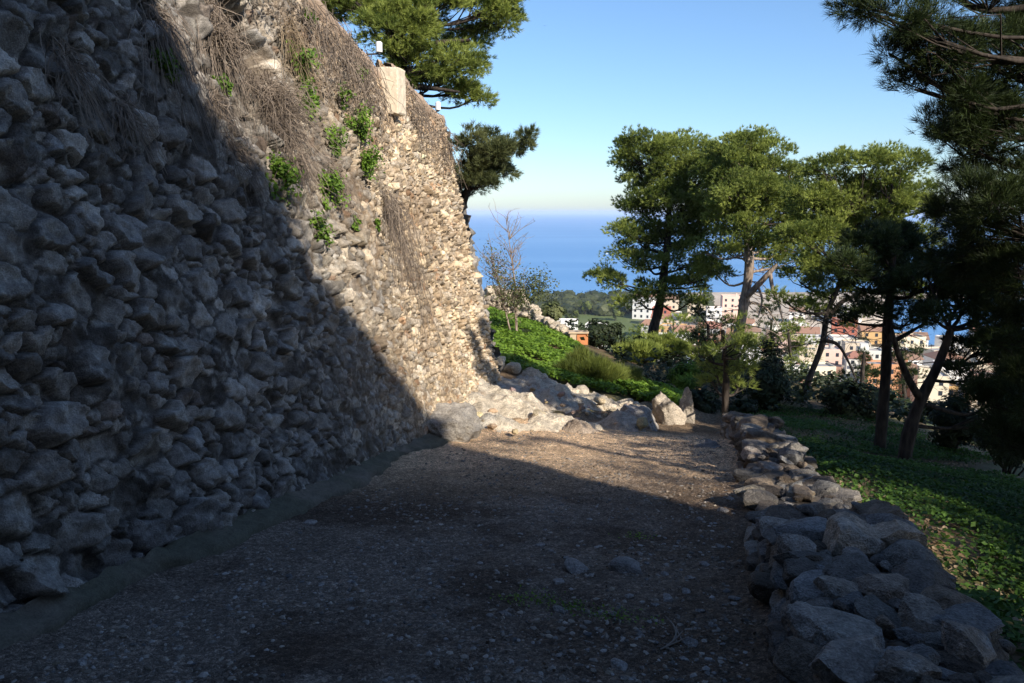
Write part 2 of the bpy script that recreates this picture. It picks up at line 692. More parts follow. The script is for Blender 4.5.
def top_h(s):
    s = np.asarray(s, float)
    t = np.where(s < 8.0, 5.36 - .17 * (s - 5.96), 5.34 - .06 * (s - 8.67))
    return np.minimum(t, 5.6) + .05 * vnoise(np.column_stack([s * 1.7, s * 0]), 3)


def stone_face(s0, s1, tops, size_fn, ds_fn, origin, tt, vv, n, seed, amp_fn, hole=None):
    r = np.random.default_rng(seed)
    rmax = 5.8
    # stone centres by dart throwing
    pts, szs = [], []
    nc = int(3600 * (s1 - s0 + .6))
    cand = np.column_stack([r.uniform(s0 - .3, s1 + .3, nc), r.uniform(-.5, rmax, nc)])
    cf = np.exp(r.normal(size=nc) * .42)
    cf = np.clip(cf, .42, 2.1)
    order = np.argsort(-cf[:nc // 3])
    cand = np.vstack([cand[:nc // 3][order], cand[nc // 3:]])
    cf = np.concatenate([cf[:nc // 3][order], cf[nc // 3:] * .62])
    A = np.empty((14000, 2))
    Z = np.empty(14000)
    k = 0
    AN = 1.35
    for c, cfv in zip(cand, cf):
        sz = size_fn(c[0], c[1]) * cfv
        if k:
            d = np.hypot(A[:k, 0] - c[0], (A[:k, 1] - c[1]) * AN)
            if (d < .44 * (sz + Z[:k])).any():
                continue
        A[k] = c
        Z[k] = sz
        k += 1
        if k >= 13990:
            break
    A, Z = A[:k], Z[:k]
    kd = kdtree.KDTree(k)
    for i in range(k):
        kd.insert((A[i, 0], A[i, 1] * AN, 0), i)
    kd.balance()
    # grid
    ss = [s0]
    while ss[-1] < s1:
        ss.append(ss[-1] + ds_fn(ss[-1]))
    ss = np.array(ss)
    ss[-1] = s1
    ss = np.unique(np.clip(ss, s0, s1))
    nr = int(5.9 / np.median([ds_fn(x) for x in (2., 5., 8.)]) / 1.0)
    nr = min(max(nr, 60), 400)
    f = np.linspace(0, 1, nr)
    S, Fr = np.meshgrid(ss, f)
    T = tops(ss)[None]
    Rr = -.45 + Fr * (T + .45)
    s, h = S.ravel(), Rr.ravel()
    P2 = np.column_stack([s, h])
    wob = .05
    ws = s + wob * fbm(P2 * 7, 3, seed + 1)
    wh = h + wob * fbm(P2 * 7 + 31, 3, seed + 2)
    nn = len(s)
    ia = np.zeros(nn, np.int64)
    d1 = np.zeros(nn)
    d2 = np.zeros(nn)
    fn = kd.find_n
    Zl = Z.tolist()
    for i in range(nn):
        b1 = b2 = 9.
        for _c, j, dd in fn((ws[i], wh[i] * AN, 0), 4):
            dd -= .42 * Zl[j]
            if dd < b1:
                b2, b1, jj = b1, dd, j
            elif dd < b2:
                b2 = dd
        ia[i] = jj
        d1[i] = b1
        d2[i] = b2
    sz = Z[ia]
    e = (d2 - d1) / sz
    rr = np.random.default_rng(seed + 5)
    am = rr.uniform(.35, 1.15, k)
    am[rr.random(k) < .16] = .05
    am[rr.random(k) < .08] = 1.7
    miss = rr.random(k) < .07
    am[miss] = -.9
    tilt = rr.normal(size=(k, 2)) * .38
    dx = np.column_stack([ws - A[ia, 0], wh - A[ia, 1]])
    prof = sstep(.05, .25, e)
    amp = amp_fn(s, h)
    base = .21 * sz * amp * am[ia]
    disp = prof * (base + (dx * tilt[ia]).sum(1) * amp)
    disp += prof * .035 * amp * fbm(P2 * 11 + 3.3 * ia[:, None] % 50, 4, seed + 7) * (.4 + sz * 3)
    disp += .014 * ridged(P2 * 8 + 5.1 * (ia % 17)[:, None], 3, seed + 23) * prof * amp
    disp += .022 * fbm(P2 * 19, 4, seed + 8) + .06 * fbm(P2 * 1.1, 3, seed + 9)
    # mortar smeared flush over parts of the face
    smear = sstep(-.05, .4, fbm(P2 * 1.6 + 77, 4, seed + 21) + .45 * sstep(1.5, .4, h) * sstep(2.5, 4, s)) * (1 - .7 * sstep(6.5, 9, s))
    disp = disp * (1 - .55 * smear) + smear * (.018 + .03 * fbm(P2 * 14, 4, seed + 22))
    disp -= (1 - prof) * (.035 + .075 * sstep(5.5, 8.5, s)) * amp * (1 - smear)
    # tear-outs where facing stones have fallen
    tear = sstep(.25, .55, fbm(P2 * np.array([.8, 1.1]) + 7, 3, seed + 11))
    disp -= .05 * tear * sstep(1.5, 3.0, h)
    if hole is not None:
        for (hs, hh, ws_, wh_, dep) in hole:
            q = np.hypot((s - hs) / ws_, (h - hh) / wh_) + .25 * fbm(P2 * 5, 3, seed + 13)
            disp -= dep * (1 - sstep(.55, 1.05, q))
    P = origin + s[:, None] * tt + h[:, None] * vv + disp[:, None] * n
    # colour: grey limestone, tan stones, a few reddish, earth mortar
    pal = np.array([[.38, .325, .26], [.46, .385, .295], [.28, .25, .215], [.52, .44, .33], [.32, .255, .185], [.37, .345, .315], [.31, .20, .13]])
    pi = rr.choice(len(pal), k, p=[.22, .2, .18, .14, .12, .10, .04])
    sc = pal[pi] * rr.uniform(.70, 1.45, (k, 1))
    mort = np.array([.27, .20, .135])
    mm = np.maximum(sstep(.20, .07, e) * .9, smear * sstep(.75, .25, prof * am[ia]) * .9)[:, None]
    c = sc[ia] * (1 - mm) + mort * mm
    dirt = sstep(.0, .6, fbm(P2 * .9 + 40, 4, seed + 15))[:, None] * .45
    c = c * (1 - dirt) + np.array([.25, .19, .14]) * dirt
    topband = (sstep(1.1, .15, T.repeat(nr, 0).ravel() - h) * .5)[:, None]
    c = c * (1 - topband) + np.array([.30, .22, .16]) * topband
    c = c * (.9 + .25 * fbm(P2 * 3, 3, seed + 17))[:, None]
    near = (sstep(6.5, 3.0, s) * .75)[:, None]  # shade of the near stretch painted in: greyer, darker stone and mortar
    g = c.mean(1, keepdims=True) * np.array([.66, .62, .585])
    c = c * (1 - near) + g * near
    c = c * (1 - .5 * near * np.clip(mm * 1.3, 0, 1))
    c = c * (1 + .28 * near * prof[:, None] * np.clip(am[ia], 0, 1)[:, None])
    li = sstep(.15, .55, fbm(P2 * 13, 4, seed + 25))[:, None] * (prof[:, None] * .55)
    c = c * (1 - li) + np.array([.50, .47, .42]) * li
    c = c * (1 + sstep(5.2, 8, s) * np.clip(prof, 0, 1) * .40)[:, None] * (1 + sstep(5.2, 8, s)[:, None] * np.array([.05, -.01, -.10])) * (1 - .25 * sstep(5.2, 8, s) * (1 - prof))[:, None]  # sunlight on the far stretch painted in: lighter, warmer stone, darker gaps
    st = sstep(.1, .55, fbm(P2 * np.array([1.6, .7]) + 90, 4, seed + 27))[:, None] * .5
    c = c * (1 - st) + c * np.array([.5, .47, .45]) * st
    m = len(ss)
    i = np.arange(nr - 1)[:, None] * m + np.arange(m - 1)[None]
    F = np.stack([i, i + 1, i + m + 1, i + m], -1).reshape(-1, 4)
    return P, F, np.clip(c, .01, .9)


def size_main(s, h):
    a = sstep(1.5, 8.5, s)
    z = .168 * (1 - a) + .086 * a
    if h < 1.2 and s > 3:
        z *= .8
    if h > 3.6 and s > 2:
        z *= .85
    return float(z)


def amp_main(s, h):
    a = 1 - .35 * sstep(2.5, 5, s) * sstep(1.6, .5, h)
    return a * (1 - .35 * sstep(4.6, 5.2, h)) * (1 + .25 * sstep(7, 10, s))


fort = empty('fortress_wall', AX0, 'tall battered fortress wall of weathered rubble stone along the path, half in shade', 'wall')
_, hs, hh = on_wall(240, 42)
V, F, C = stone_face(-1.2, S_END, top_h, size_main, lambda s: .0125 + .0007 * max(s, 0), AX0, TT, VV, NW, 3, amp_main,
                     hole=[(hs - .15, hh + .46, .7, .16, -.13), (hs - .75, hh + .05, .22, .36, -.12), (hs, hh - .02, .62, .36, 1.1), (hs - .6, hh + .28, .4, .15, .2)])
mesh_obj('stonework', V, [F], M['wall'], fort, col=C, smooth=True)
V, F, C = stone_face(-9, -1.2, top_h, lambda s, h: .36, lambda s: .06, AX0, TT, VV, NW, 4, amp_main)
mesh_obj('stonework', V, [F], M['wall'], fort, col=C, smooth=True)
# the return beyond the far corner
PC = wall_pt(np.array(S_END), np.array(0.))
ang = math.radians(-3.6)
T2 = np.array([math.sin(ang), math.cos(ang), -.02])
N2 = nrm(np.cross(T2, VV))
if N2[0] < 0:
    N2 = -N2
V, F, C = stone_face(0, 9, lambda s: 5.2 + s * 0 + .05 * np.sin(s * 3), lambda s, h: .16, lambda s: .05, PC, T2, VV, N2, 8, lambda s, h: .9 + 0 * s)
mesh_obj('stonework', V, [F], M['wall'], fort, col=C, smooth=True)
# coping along the top edge
mb = MB()
for (a, b) in ((-9, 7.95), (8.5, S_END)):
    s = np.arange(a, b + .01, .09)
    prof = [(-.5, .10), (-.02, .13), (.045, .10), (.055, .01), (-.02, -.06)]
    rows = []
    for j, (off, up) in enumerate(prof):
        Q = wall_pt(s, top_h(s) + up) + NW * off
        Q = Q + .03 * np.column_stack([fbm(Q * 5 + 10 * j, 3, 71), fbm(Q * 5 + 20, 3, 72), fbm(Q * 5 + 30 + j, 3, 73)])
        rows.append(Q)
    Vc = np.vstack(rows)
    m = len(s)
    i = np.arange(len(prof) - 1)[:, None] * m + np.arange(m - 1)[None]
    F = np.stack([i, i + 1, i + m + 1, i + m], -1).reshape(-1, 4)
    cc = np.array([.42, .31, .23]) * (1 + .25 * fbm(Vc * 3, 3, 75))[:, None]
    mb.add(Vc, [F], col=cc)
mb.obj('coping', M['coping'], fort, smooth=True)
# whitewashed pier end where the parapet steps
V, F = ICO[5]
V = V / np.max(np.abs(V), axis=1, keepdims=True) * .96 + V * .04
V = V * np.array([.19, .17, .32])
V = V + .012 * np.column_stack([fbm(V * 9 + k * 7, 4, 81 + k) for k in range(3)])
pc = W(386, 93, float(on_wall(386, 93)[0][1]))
Q = pc + NW * .05 + V[:, :1] * TN + V[:, 1:2] * TH + V[:, 2:] * np.array([0, 0, 1.])
mesh_obj('whitewashed_pier', Q, [F], M['white'], fort)

# terrace behind the wall top
s = np.linspace(-9, S_END - .3, 30)
rows = [wall_pt(s, 0 * s + 4.9) - NW * (.25 + .9 * k) * np.array([1, 1, 0]) - np.array([0, 0, .15]) for k in range(12)]
V = np.vstack(rows)
V[:, 2] += .1 * fbm(V * .6, 3, 91)
m = len(s)
i = np.arange(11)[:, None] * m + np.arange(m - 1)[None]
F = np.stack([i, i + 1, i + m + 1, i + m], -1).reshape(-1, 4)
tag(mesh_obj('terrace', V, [F], M['soil'], col=np.tile([.16, .12, .07], (len(V), 1)), smooth=True), kind='structure')

# ------------------------------------------------------------------ path
def path_left(y):
    """x of the wall foot / rock foot at depth y."""
    return np.interp(y, [-6, 3.63, 10.2, 12, 14, 16, 24], [-4.6, -2.6, -1.15, .2, 1.9, 2.9, 5.0])


def path_right(y):
    return np.interp(y, [-6, 1.5, 3.25, 5.08, 7.82, 10.6, 16, 24], [-1.2, .75, 1.35, 1.8, 2.55, 3.2, 4.3, 6.3])


ys = [-4.]
while ys[-1] < 20:
    ys.append(ys[-1] + (.03 if ys[-1] < 2 else .011 + .0026 * max(ys[-1] - 2, 0)))
ys = np.array(ys)
nu = 250
U = np.linspace(0, 1, nu)
Xp = path_left(ys)[:, None] * (1 - U) + path_right(ys)[:, None] * U
Yp = np.repeat(ys[:, None], nu, 1)
x, y = Xp.ravel(), Yp.ravel()
P2 = np.column_stack([x, y])
z = H(x, y) + .03
z += .035 * fbm(P2 * 1.3, 3, 101) + .013 * fbm(P2 * 9, 4, 102) + .016 * np.abs(fbm(P2 * 22, 4, 104))
um = np.tile(U, len(ys))
z += .05 * sstep(.14, .0, um) + .03 * sstep(.9, 1., um)
n1 = fbm(P2 * 1.1, 4, 105)
n2 = fbm(P2 * 6, 4, 106)
c = np.array([.088, .062, .044]) + (np.array([.19, .15, .118]) - np.array([.088, .062, .044])) * sstep(-.3, .5, n1 + .4 * n2)[:, None]
edge = (sstep(.62, .95, um + .15 * n1) * .55)[:, None]
c = c * (1 - edge) + np.array([.12, .078, .048]) * edge
warm = (sstep(6.2, 9.5, y) * .85)[:, None]  # sunlit stretch painted in as lighter, warmer dirt
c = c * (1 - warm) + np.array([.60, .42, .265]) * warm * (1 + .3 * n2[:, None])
dk = (sstep(11.8, 13.2, y) * .8)[:, None]  # shade of the far passage painted in as darker dirt
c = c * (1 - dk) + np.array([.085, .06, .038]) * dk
grit = sstep(.25, .6, fbm(P2 * 26, 3, 107))[:, None] * .5
c = c * (1 + grit)
i = np.arange(len(ys) - 1)[:, None] * nu + np.arange(nu - 1)[None]
F = np.stack([i, i + 1, i + nu + 1, i + nu], -1).reshape(-1, 4)
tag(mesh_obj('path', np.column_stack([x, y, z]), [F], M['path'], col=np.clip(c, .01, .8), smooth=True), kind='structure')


def path_z(x, y):
    x, y = np.asarray(x, float).ravel(), np.asarray(y, float).ravel()
    P = np.column_stack([x, y])
    return H(x, y) + .03 + .035 * fbm(P * 1.3, 3, 101) + .013 * fbm(P * 9, 4, 102)


# gravel chips: uncountable
Ng = 20000
gy = 2.4 + 9.0 * rng.random(Ng) ** 1.7
gu = rng.random(Ng)
gx = path_left(gy) * (1 - gu) + path_right(gy) * gu
keep = fbm(np.column_stack([gx, gy]) * 1.4, 3, 111) + rng.uniform(-.5, .5, Ng) > -.12
gx, gy = gx[keep], gy[keep]
gz = path_z(gx, gy)
iv, jf = ICO[1]
n = len(gx)
sz = .0045 + .014 * rng.random(n) ** 3.2
ax = sz[:, None] * rng.uniform(.6, 1.5, (n, 3)) * np.array([1, 1, .7])
jit = 1 + rng.uniform(-.3, .3, (n, len(iv), 1))
base = iv[None] * jit * ax[:, None]
th = rng.uniform(0, 6.28, n)
ca, sa = np.cos(th)[:, None], np.sin(th)[:, None]
V = np.stack([base[..., 0] * ca - base[..., 1] * sa, base[..., 0] * sa + base[..., 1] * ca, base[..., 2]], -1)
V += np.column_stack([gx, gy, gz + sz * .25])[:, None]
F = (jf[None] + (np.arange(n) * len(iv))[:, None, None]).reshape(-1, 3)
gc = np.array([.32, .285, .25]) * rng.uniform(.45, 1.3, (n, 1)) * (1 - .3 * sstep(6, 8, gy))[:, None] * np.array([1, 1, 1]) + rng.uniform(-.02, .03, (n, 1)) * np.array([1, .3, -.6])
tag(mesh_obj('gravel', V.reshape(-1, 3), [F], M['gravel'], col=np.repeat(np.clip(gc, .03, .7), len(iv), 0)), 'loose pale gravel chips scattered over the dirt path', 'gravel', kind='stuff')

# mossy kerb strip at the foot of the wall
s = np.arange(-8, 6.95, .05)
w = .15 + .10 * vnoise(np.column_stack([s * 1.1, s * 0]), 5) + .025 * vnoise(np.column_stack([s * 6, s * 0]), 6)
prof = [(-.1, .16), (.06, .14), (.5, .115), (.9, .09), (1., .045), (1.06, -.06)]
rows = []
for j, (a, up) in enumerate(prof):
    Q = wall_pt(s, 0 * s) + TN * (w * a + .02)[:, None]
    Q[:, 2] = H(Q[:, 0], Q[:, 1]) + .03 + up * .9
    Q = Q + .035 * np.column_stack([fbm(Q * 5 + j, 3, 121), fbm(Q * 8 + 9, 3, 122), fbm(Q * 8 + 4, 3, 123)])
    rows.append(Q)
V = np.vstack(rows)
m = len(s)
i = np.arange(len(prof) - 1)[:, None] * m + np.arange(m - 1)[None]
F = np.stack([i, i + 1, i + m + 1, i + m], -1).reshape(-1, 4)
n1 = sstep(-.3, .4, fbm(V * 2.2, 4, 125))[:, None]
tag(mesh_obj('kerb', V, [F], M['kerb'], col=np.array([.105, .098, .07]) * (1 - n1) + np.array([.17, .14, .11]) * n1, smooth=True), kind='structure')

# ------------------------------------------------------------------ dry-stone wall on the right
STONE_PAL = np.array([[.26, .235, .21], [.20, .18, .16], [.36, .33, .29], [.17, .14, .115], [.24, .19, .145], [.30, .29, .28]])


def stone_col(r, n=1):
    return STONE_PAL[r.integers(len(STONE_PAL))] * r.uniform(.5, 1.05)


low = empty('dry_stone_wall', (1.9, 5.0, h1(1.9, 5)), 'low ruined dry-stone wall of grey rubble edging the path on the right', 'wall')
lr = np.random.default_rng(41)


def low_left(y):
    return np.interp(y, [0, 1.5, 3.25, 5.08, 7.82, 10.6, 13.5], [.35, .70, 1.17, 1.62, 2.35, 3.0, 3.6])


def low_width(y):
    return np.interp(y, [0, 4, 5.5, 7.3, 8.5, 13], [.84, .86, .95, .72, .58, .48])


def low_top(y):
    return np.interp(y, [0, 4, 4.9, 5.5, 7.0, 7.8, 9, 13], [.38, .40, .40, .20, .13, .26, .36, .36])


mb = MB()
y = 1.2
k = 0
boulder_zone = (4.85, 5.75)
caps = []
while y < 13.2:
    wd, tp, xl = low_width(y), low_top(y), low_left(y)
    step = lr.uniform(.15, .30) * (1 if y < 8 else 1.25)
    # path-side face, two or three courses
    zc = 0.
    while zc < tp - .05:
        hgt = lr.uniform(.07, .14)
        ln = step * lr.uniform(.9, 1.35)
        V, F = rock((lr.uniform(.24, .36), ln * 1.05, hgt * 1.25), 3, int(lr.integers(1e6)), .6, .10, 1.7, rotm(lr.normal() * .1, lr.normal() * .1, -.24 + lr.normal() * .2))
        gz = h1(xl + .1, y)
        mb.add(V + [xl + .13 + zc * .22 + lr.normal() * .03, y + lr.uniform(-.05, .05), gz + zc + hgt * .5], [F], col=stone_col(lr))
        zc += hgt
    # right-hand face
    zc = -.2
    while zc < tp - .1:
        hgt = lr.uniform(.12, .2)
        V, F = rock((lr.uniform(.24, .36), step * 1.2, hgt * 1.3), 2, int(lr.integers(1e6)), .6, .10, 1.7, rotm(lr.normal() * .12, lr.normal() * .12, -.24 + lr.normal() * .25))
        mb.add(V + [xl + wd - .16 - zc * .1 + lr.normal() * .03, y, h1(xl + wd, y) + zc + hgt * .5 + .05], [F], col=stone_col(lr))
        zc += hgt
    # heart and cap stones
    xx = xl + .27
    while xx < xl + wd - .10:
        sx = lr.uniform(.09, .26)
        sy = lr.uniform(.12, .28)
        sh = lr.uniform(.08, .15)
        V, F = rock((sx * 1.12, sy * 1.15, sh), 4 if y < 7 else 3, int(lr.integers(1e6)), .55, .17, 2.1, rotm(lr.normal() * .16, lr.normal() * .16, lr.uniform(0, 3)))
        mb.add(V + [xx + sx * .4, y + lr.uniform(-.1, .1), h1(xx, y) * .5 + h1(xl, y) * .5 + tp - sh * .5 + lr.normal() * .03], [F], col=stone_col(lr))
        xx += sx * .9
    for _ in range(5):
        q = lr.uniform(.05, .12)
        xq = xl + lr.uniform(.15, .92) * wd
        V, F = rock((q * 1.2, q, q * .7), 3, int(lr.integers(1e6)), .5, .14, 1.8, rotm(lr.normal() * .3, lr.normal() * .3, lr.uniform(0, 3)))
        mb.add(V + [xq, y + lr.uniform(-.1, .1), h1(xq, y) * .5 + h1(xl, y) * .5 + tp + lr.uniform(-.06, .03)], [F], col=stone_col(lr))
    y += step * .92
# filling core so that no gap shows through
yy = np.linspace(.8, 13.2, 90)
rows = []
for a, up in ((.12, -.3), (.16, .55), (.3, .86), (.7, .86), (.84, .6), (.92, -.9)):
    xq = low_left(yy) + low_width(yy) * a
    zq = H(low_left(yy), yy) + low_top(yy) * up
    rows.append(np.column_stack([xq, yy, zq + .04 * fbm(np.column_stack([xq, yy]) * 6, 3, 131)]))
V = np.vstack(rows)
i = np.arange(5)[:, None] * 90 + np.arange(89)[None]
F = np.stack([i, i + 1, i + 91, i + 90], -1).reshape(-1, 4)
mb.obj('rubble', M['stone'], low)
mesh_obj('earth_core', V, [F], M['soil'], low, col=np.tile([.15, .125, .10], (len(V), 1)), smooth=True)


def capstone(px, py, Y, size, seed, rot, name='capping_stone', col=(.42, .38, .34), sub=5):
    q = ray(px, py)
    Y0 = Y
    for _ in range(6):
        Y = (1.6 - low_top(Y) - .02) / (-q[2] / q[1] - .14)
    size = np.array(size) * Y / Y0
    V, F = fractured(np.array(size) * .8, sub, seed, rotm(*rot))
    lich = sstep(.05, .45, fbm(V * 9 + seed, 4, 33))[:, None] * .55
    mb2 = MB()
    mb2.add(V + W(px, py, Y), [F], col=np.array(col) * np.array([.90, .83, .74]) * (1 - lich) + np.array([.50, .48, .44]) * lich)
    return mb2.obj(name, M['stone'], low)


capstone(848, 543, 5.25, (.50, .50, .44), 11, (.1, -.15, .3), col=(.56, .49, .42))
capstone(893, 543, 5.4, (.52, .48, .40), 12, (-.1, .2, -.3), col=(.52, .46, .40))
capstone(797, 550, 5.2, (.30, .34, .24), 13, (.1, .1, .3), col=(.36, .34, .33))
capstone(815, 625, 4.0, (.36, .42, .26), 14, (.1, .2, .2), col=(.40, .38, .37))
capstone(885, 590, 4.6, (.62, .40, .26), 15, (.05, .1, .4), col=(.34, .30, .27))
capstone(925, 620, 4.25, (.40, .36, .26), 16, (.2, .05, -.5), col=(.35, .33, .31))
capstone(965, 645, 4.0, (.34, .40, .26), 17, (-.1, .3, .1), col=(.38, .35, .33))
capstone(850, 665, 3.6, (.55, .36, .28), 18, (.1, -.1, .5), col=(.37, .35, .34))
capstone(905, 672, 3.7, (.36, .40, .26), 19, (.1, .1, 1.2), col=(.36, .32, .29))
capstone(840, 592, 4.6, (.42, .40, .2), 20, (.1, .1, 1.), col=(.36, .335, .31))
capstone(752, 493, 7.2, (.38, .30, .16), 21, (.0, .1, .3), col=(.52, .47, .38))
capstone(800, 494, 7.3, (.34, .30, .15), 22, (.1, .0, -.3), col=(.50, .44, .36))
capstone(768, 470, 8.0, (.34, .30, .22), 23, (.1, .1, .6), col=(.38, .35, .34))
capstone(752, 455, 8.6, (.30, .30, .22), 24, (.1, .2, .2), col=(.40, .37, .36))

# ------------------------------------------------------------------ rocks at the foot of the far end
RC = np.array([.60, .52, .41])


def outcrop():
    foot = [(-1.35, 9.9), (-.9, 10.5), (0., 10.9), (.9, 11.3), (1.7, 12.3), (2.3, 13.4), (2.75, 14.6), (3.2, 15.8)]
    top = [(-1.6, 11.8), (-.9, 14.0), (-.2, 14.9), (.9, 15.2), (1.9, 15.0), (2.4, 15.2), (2.9, 15.8), (3.3, 16.8)]
    n, m = 260, 130
    a, b = smooth_path(foot, n), smooth_path(top, n)
    t = np.linspace(-.12, 1.1, m)[None, :, None]
    Q = (a[:, None] * (1 - t) + b[:, None] * t).reshape(-1, 2)
    tt = np.tile(np.linspace(-.12, 1.1, m), n)
    ss = np.repeat(np.linspace(0, 1, n), m)
    za, zb = H(a[:, 0], a[:, 1]), H(b[:, 0], b[:, 1])
    prof = sstep(-.1, .75, tt) ** .75
    z = np.repeat(za, m) * (1 - prof) + np.repeat(zb, m) * prof
    sg = sstep(.45, .7, ss)
    step = sstep(.0, .22, tt)
    z = z * (1 - sg) + (np.repeat(za, m) * (1 - step) + (np.repeat(zb, m) - .1) * step) * sg
    P3 = np.column_stack([Q, z])
    rn = ridged(P3 * np.array([1.1, 1.1, 2.0]) + 3, 4, 141)
    fn = fbm(P3 * 3.2, 4, 142)
    bl = np.floor((fbm(P3 * 1.1 + 50, 2, 143) + tt * .8) * 5) / 5
    fade = sstep(-.1, .12, tt)
    z2 = z - .03 + fade * (.20 * rn + .10 * fn + .13 * (bl - .3) + .045 * ridged(P3 * np.array([3.5, 3.5, 9.]) + 8, 4, 146)) - .12 * (1 - fade) - .25 * sstep(.95, 1.1, tt)
    c = RC * (1 + .25 * fn)[:, None]
    ora = sstep(.1, .5, fbm(P3 * 1.8 + 11, 3, 144))[:, None] * .6
    c = c * (1 - ora) + np.array([.42, .27, .16]) * ora
    gry = sstep(.0, .5, fbm(P3 * 1.3 + 71, 3, 145))[:, None] * .7
    c = c * (1 - gry) + np.array([.36, .35, .33]) * gry
    V = np.column_stack([Q, z2])
    i = np.arange(n - 1)[:, None] * m + np.arange(m - 1)[None]
    F = np.stack([i, i + 1, i + m + 1, i + m], -1).reshape(-1, 4)
    o = mesh_obj('rock_outcrop', V, [F], M['rock'], origin=(.5, 11.5, h1(.5, 11.5)), col=np.clip(c, .02, .8), smooth=True)
    tag(o, 'sunlit pale limestone outcrop rising from the path at the foot of the far wall corner', 'rock')


outcrop()


def boulder(name, px, py, Y, size, seed, rot, label, col=RC, sub=5, group=None, rough=.12, cat='rock'):
    V, F = rock(np.asarray(size) * 1.15, sub, seed, .5, rough * 1.7, 1.7, rotm(*rot))
    c = W(px, py, Y)
    n = fbm(V * 3 + seed, 3, seed % 50)
    o = mesh_obj(name, V + c, [F], M['rock'], origin=c, col=np.clip(np.asarray(col) * (1 + .3 * n)[:, None], .02, .8), smooth=True)
    return tag(o, label, cat, group)


boulder('boulder', 452, 428, 10.6, (.75, .7, .62), 201, (.1, .1, .3), 'rounded grey boulder at the wall foot where the shadow begins', (.42, .38, .33))
boulder('boulder', 582, 436, 11.6, (.50, .6, .34), 202, (.3, .2, .6), 'low brown boulder jutting from the outcrop with dark hollow beneath', (.40, .32, .25))
boulder('boulder', 612, 433, 12.4, (.75, .7, .34), 203, (.2, -.3, .2), 'ribbed limestone boulder beside the brown one, crossed by tree shadow', (.47, .41, .34))
boulder('boulder', 640, 424, 13.2, (.5, .6, .75), 204, (.1, -.4, .3), 'steep grey boulder under the green bank edge', (.40, .37, .34))
boulder('rock_slab', 668, 420, 14.0, (.42, .5, .95), 205, (.0, -.2, .4), 'upright pale limestone slab below the clover bank', (.50, .43, .35))
boulder('rock_slab', 686, 418, 14.6, (.22, .4, 1.0), 206, (.0, .08, .4), 'narrow upright stone slab at the mouth of the shaded passage', (.46, .40, .33))
boulder('boulder', 640, 460, 9.8, (.22, .22, .1), 207, (0, 0, 0), 'small half-buried stone on the sunlit strip of path', (.42, .36, .30), 4)
boulder('boulder', 706, 452, 9.9, (.32, .3, .24), 208, (.1, 0, .4), 'dark squat stone at the foot of the slender grey trunk', (.28, .26, .24), 4)

rr3 = np.random.default_rng(57)
mb = MB()
for k in range(60):
    t_ = rr3.random()
    px = rr3.uniform(470, 660)
    base_y = np.interp(px, [470, 560, 620, 660], [408, 420, 430, 436])
    P_ = W(px, base_y + rr3.normal() * 13, 12)
    Yq = np.interp(px, [470, 560, 620, 660], [12.2, 12.6, 13.2, 13.6]) + rr3.normal() * .9
    P_ = W(px, 420, Yq)
    zz = h1(P_[0], P_[1])
    s_ = .04 + .16 * rr3.random() ** 2.5
    V, F = rock((s_ * 1.3, s_, s_ * .7), 2, int(rr3.integers(1e6)), .5, .12, 1.6, rotm(rr3.normal() * .2, rr3.normal() * .2, rr3.uniform(0, 3)))
    mb.add(V + [P_[0], P_[1], zz + .12 + rr3.uniform(-.05, .12)], [F], col=RC * rr3.uniform(.55, 1.1) * np.array([1, rr3.uniform(.8, 1), rr3.uniform(.65, 1)]))
tag(mb.obj('rubble', M['rock']), 'broken pale rock rubble strewn over the outcrop', 'rubble', kind='stuff')

# pale stones edging the bank, set one after another
er = np.random.default_rng(55)
edge_pts = smooth_path([(500, 362, 15.2), (520, 372, 15.3), (545, 388, 15.2), (570, 398, 15.0), (595, 408, 14.8), (622, 416, 14.6), (640, 422, 14.6)], 26)
for k, (px, py, Y) in enumerate(edge_pts):
    s_ = er.uniform(.08, .34)
    V, F = rock((s_ * 1.2, s_, s_ * .8), 3, int(er.integers(1e6)), .5, .12, 1.6, rotm(er.normal() * .2, er.normal() * .2, er.uniform(0, 3)))
    c = W(px + er.normal() * 5, py, Y + er.normal() * .25)
    c[2] = h1(c[0], c[1]) + s_ * .3
    o = mesh_obj('edging_stone', V + c, [F], M['rock'], origin=c, col=np.tile(RC * er.uniform(.85, 1.2), (len(V), 1)))
    tag(o, 'pale rough stone in the line edging the green bank above the outcrop', 'stone', 'stones edging the green bank')

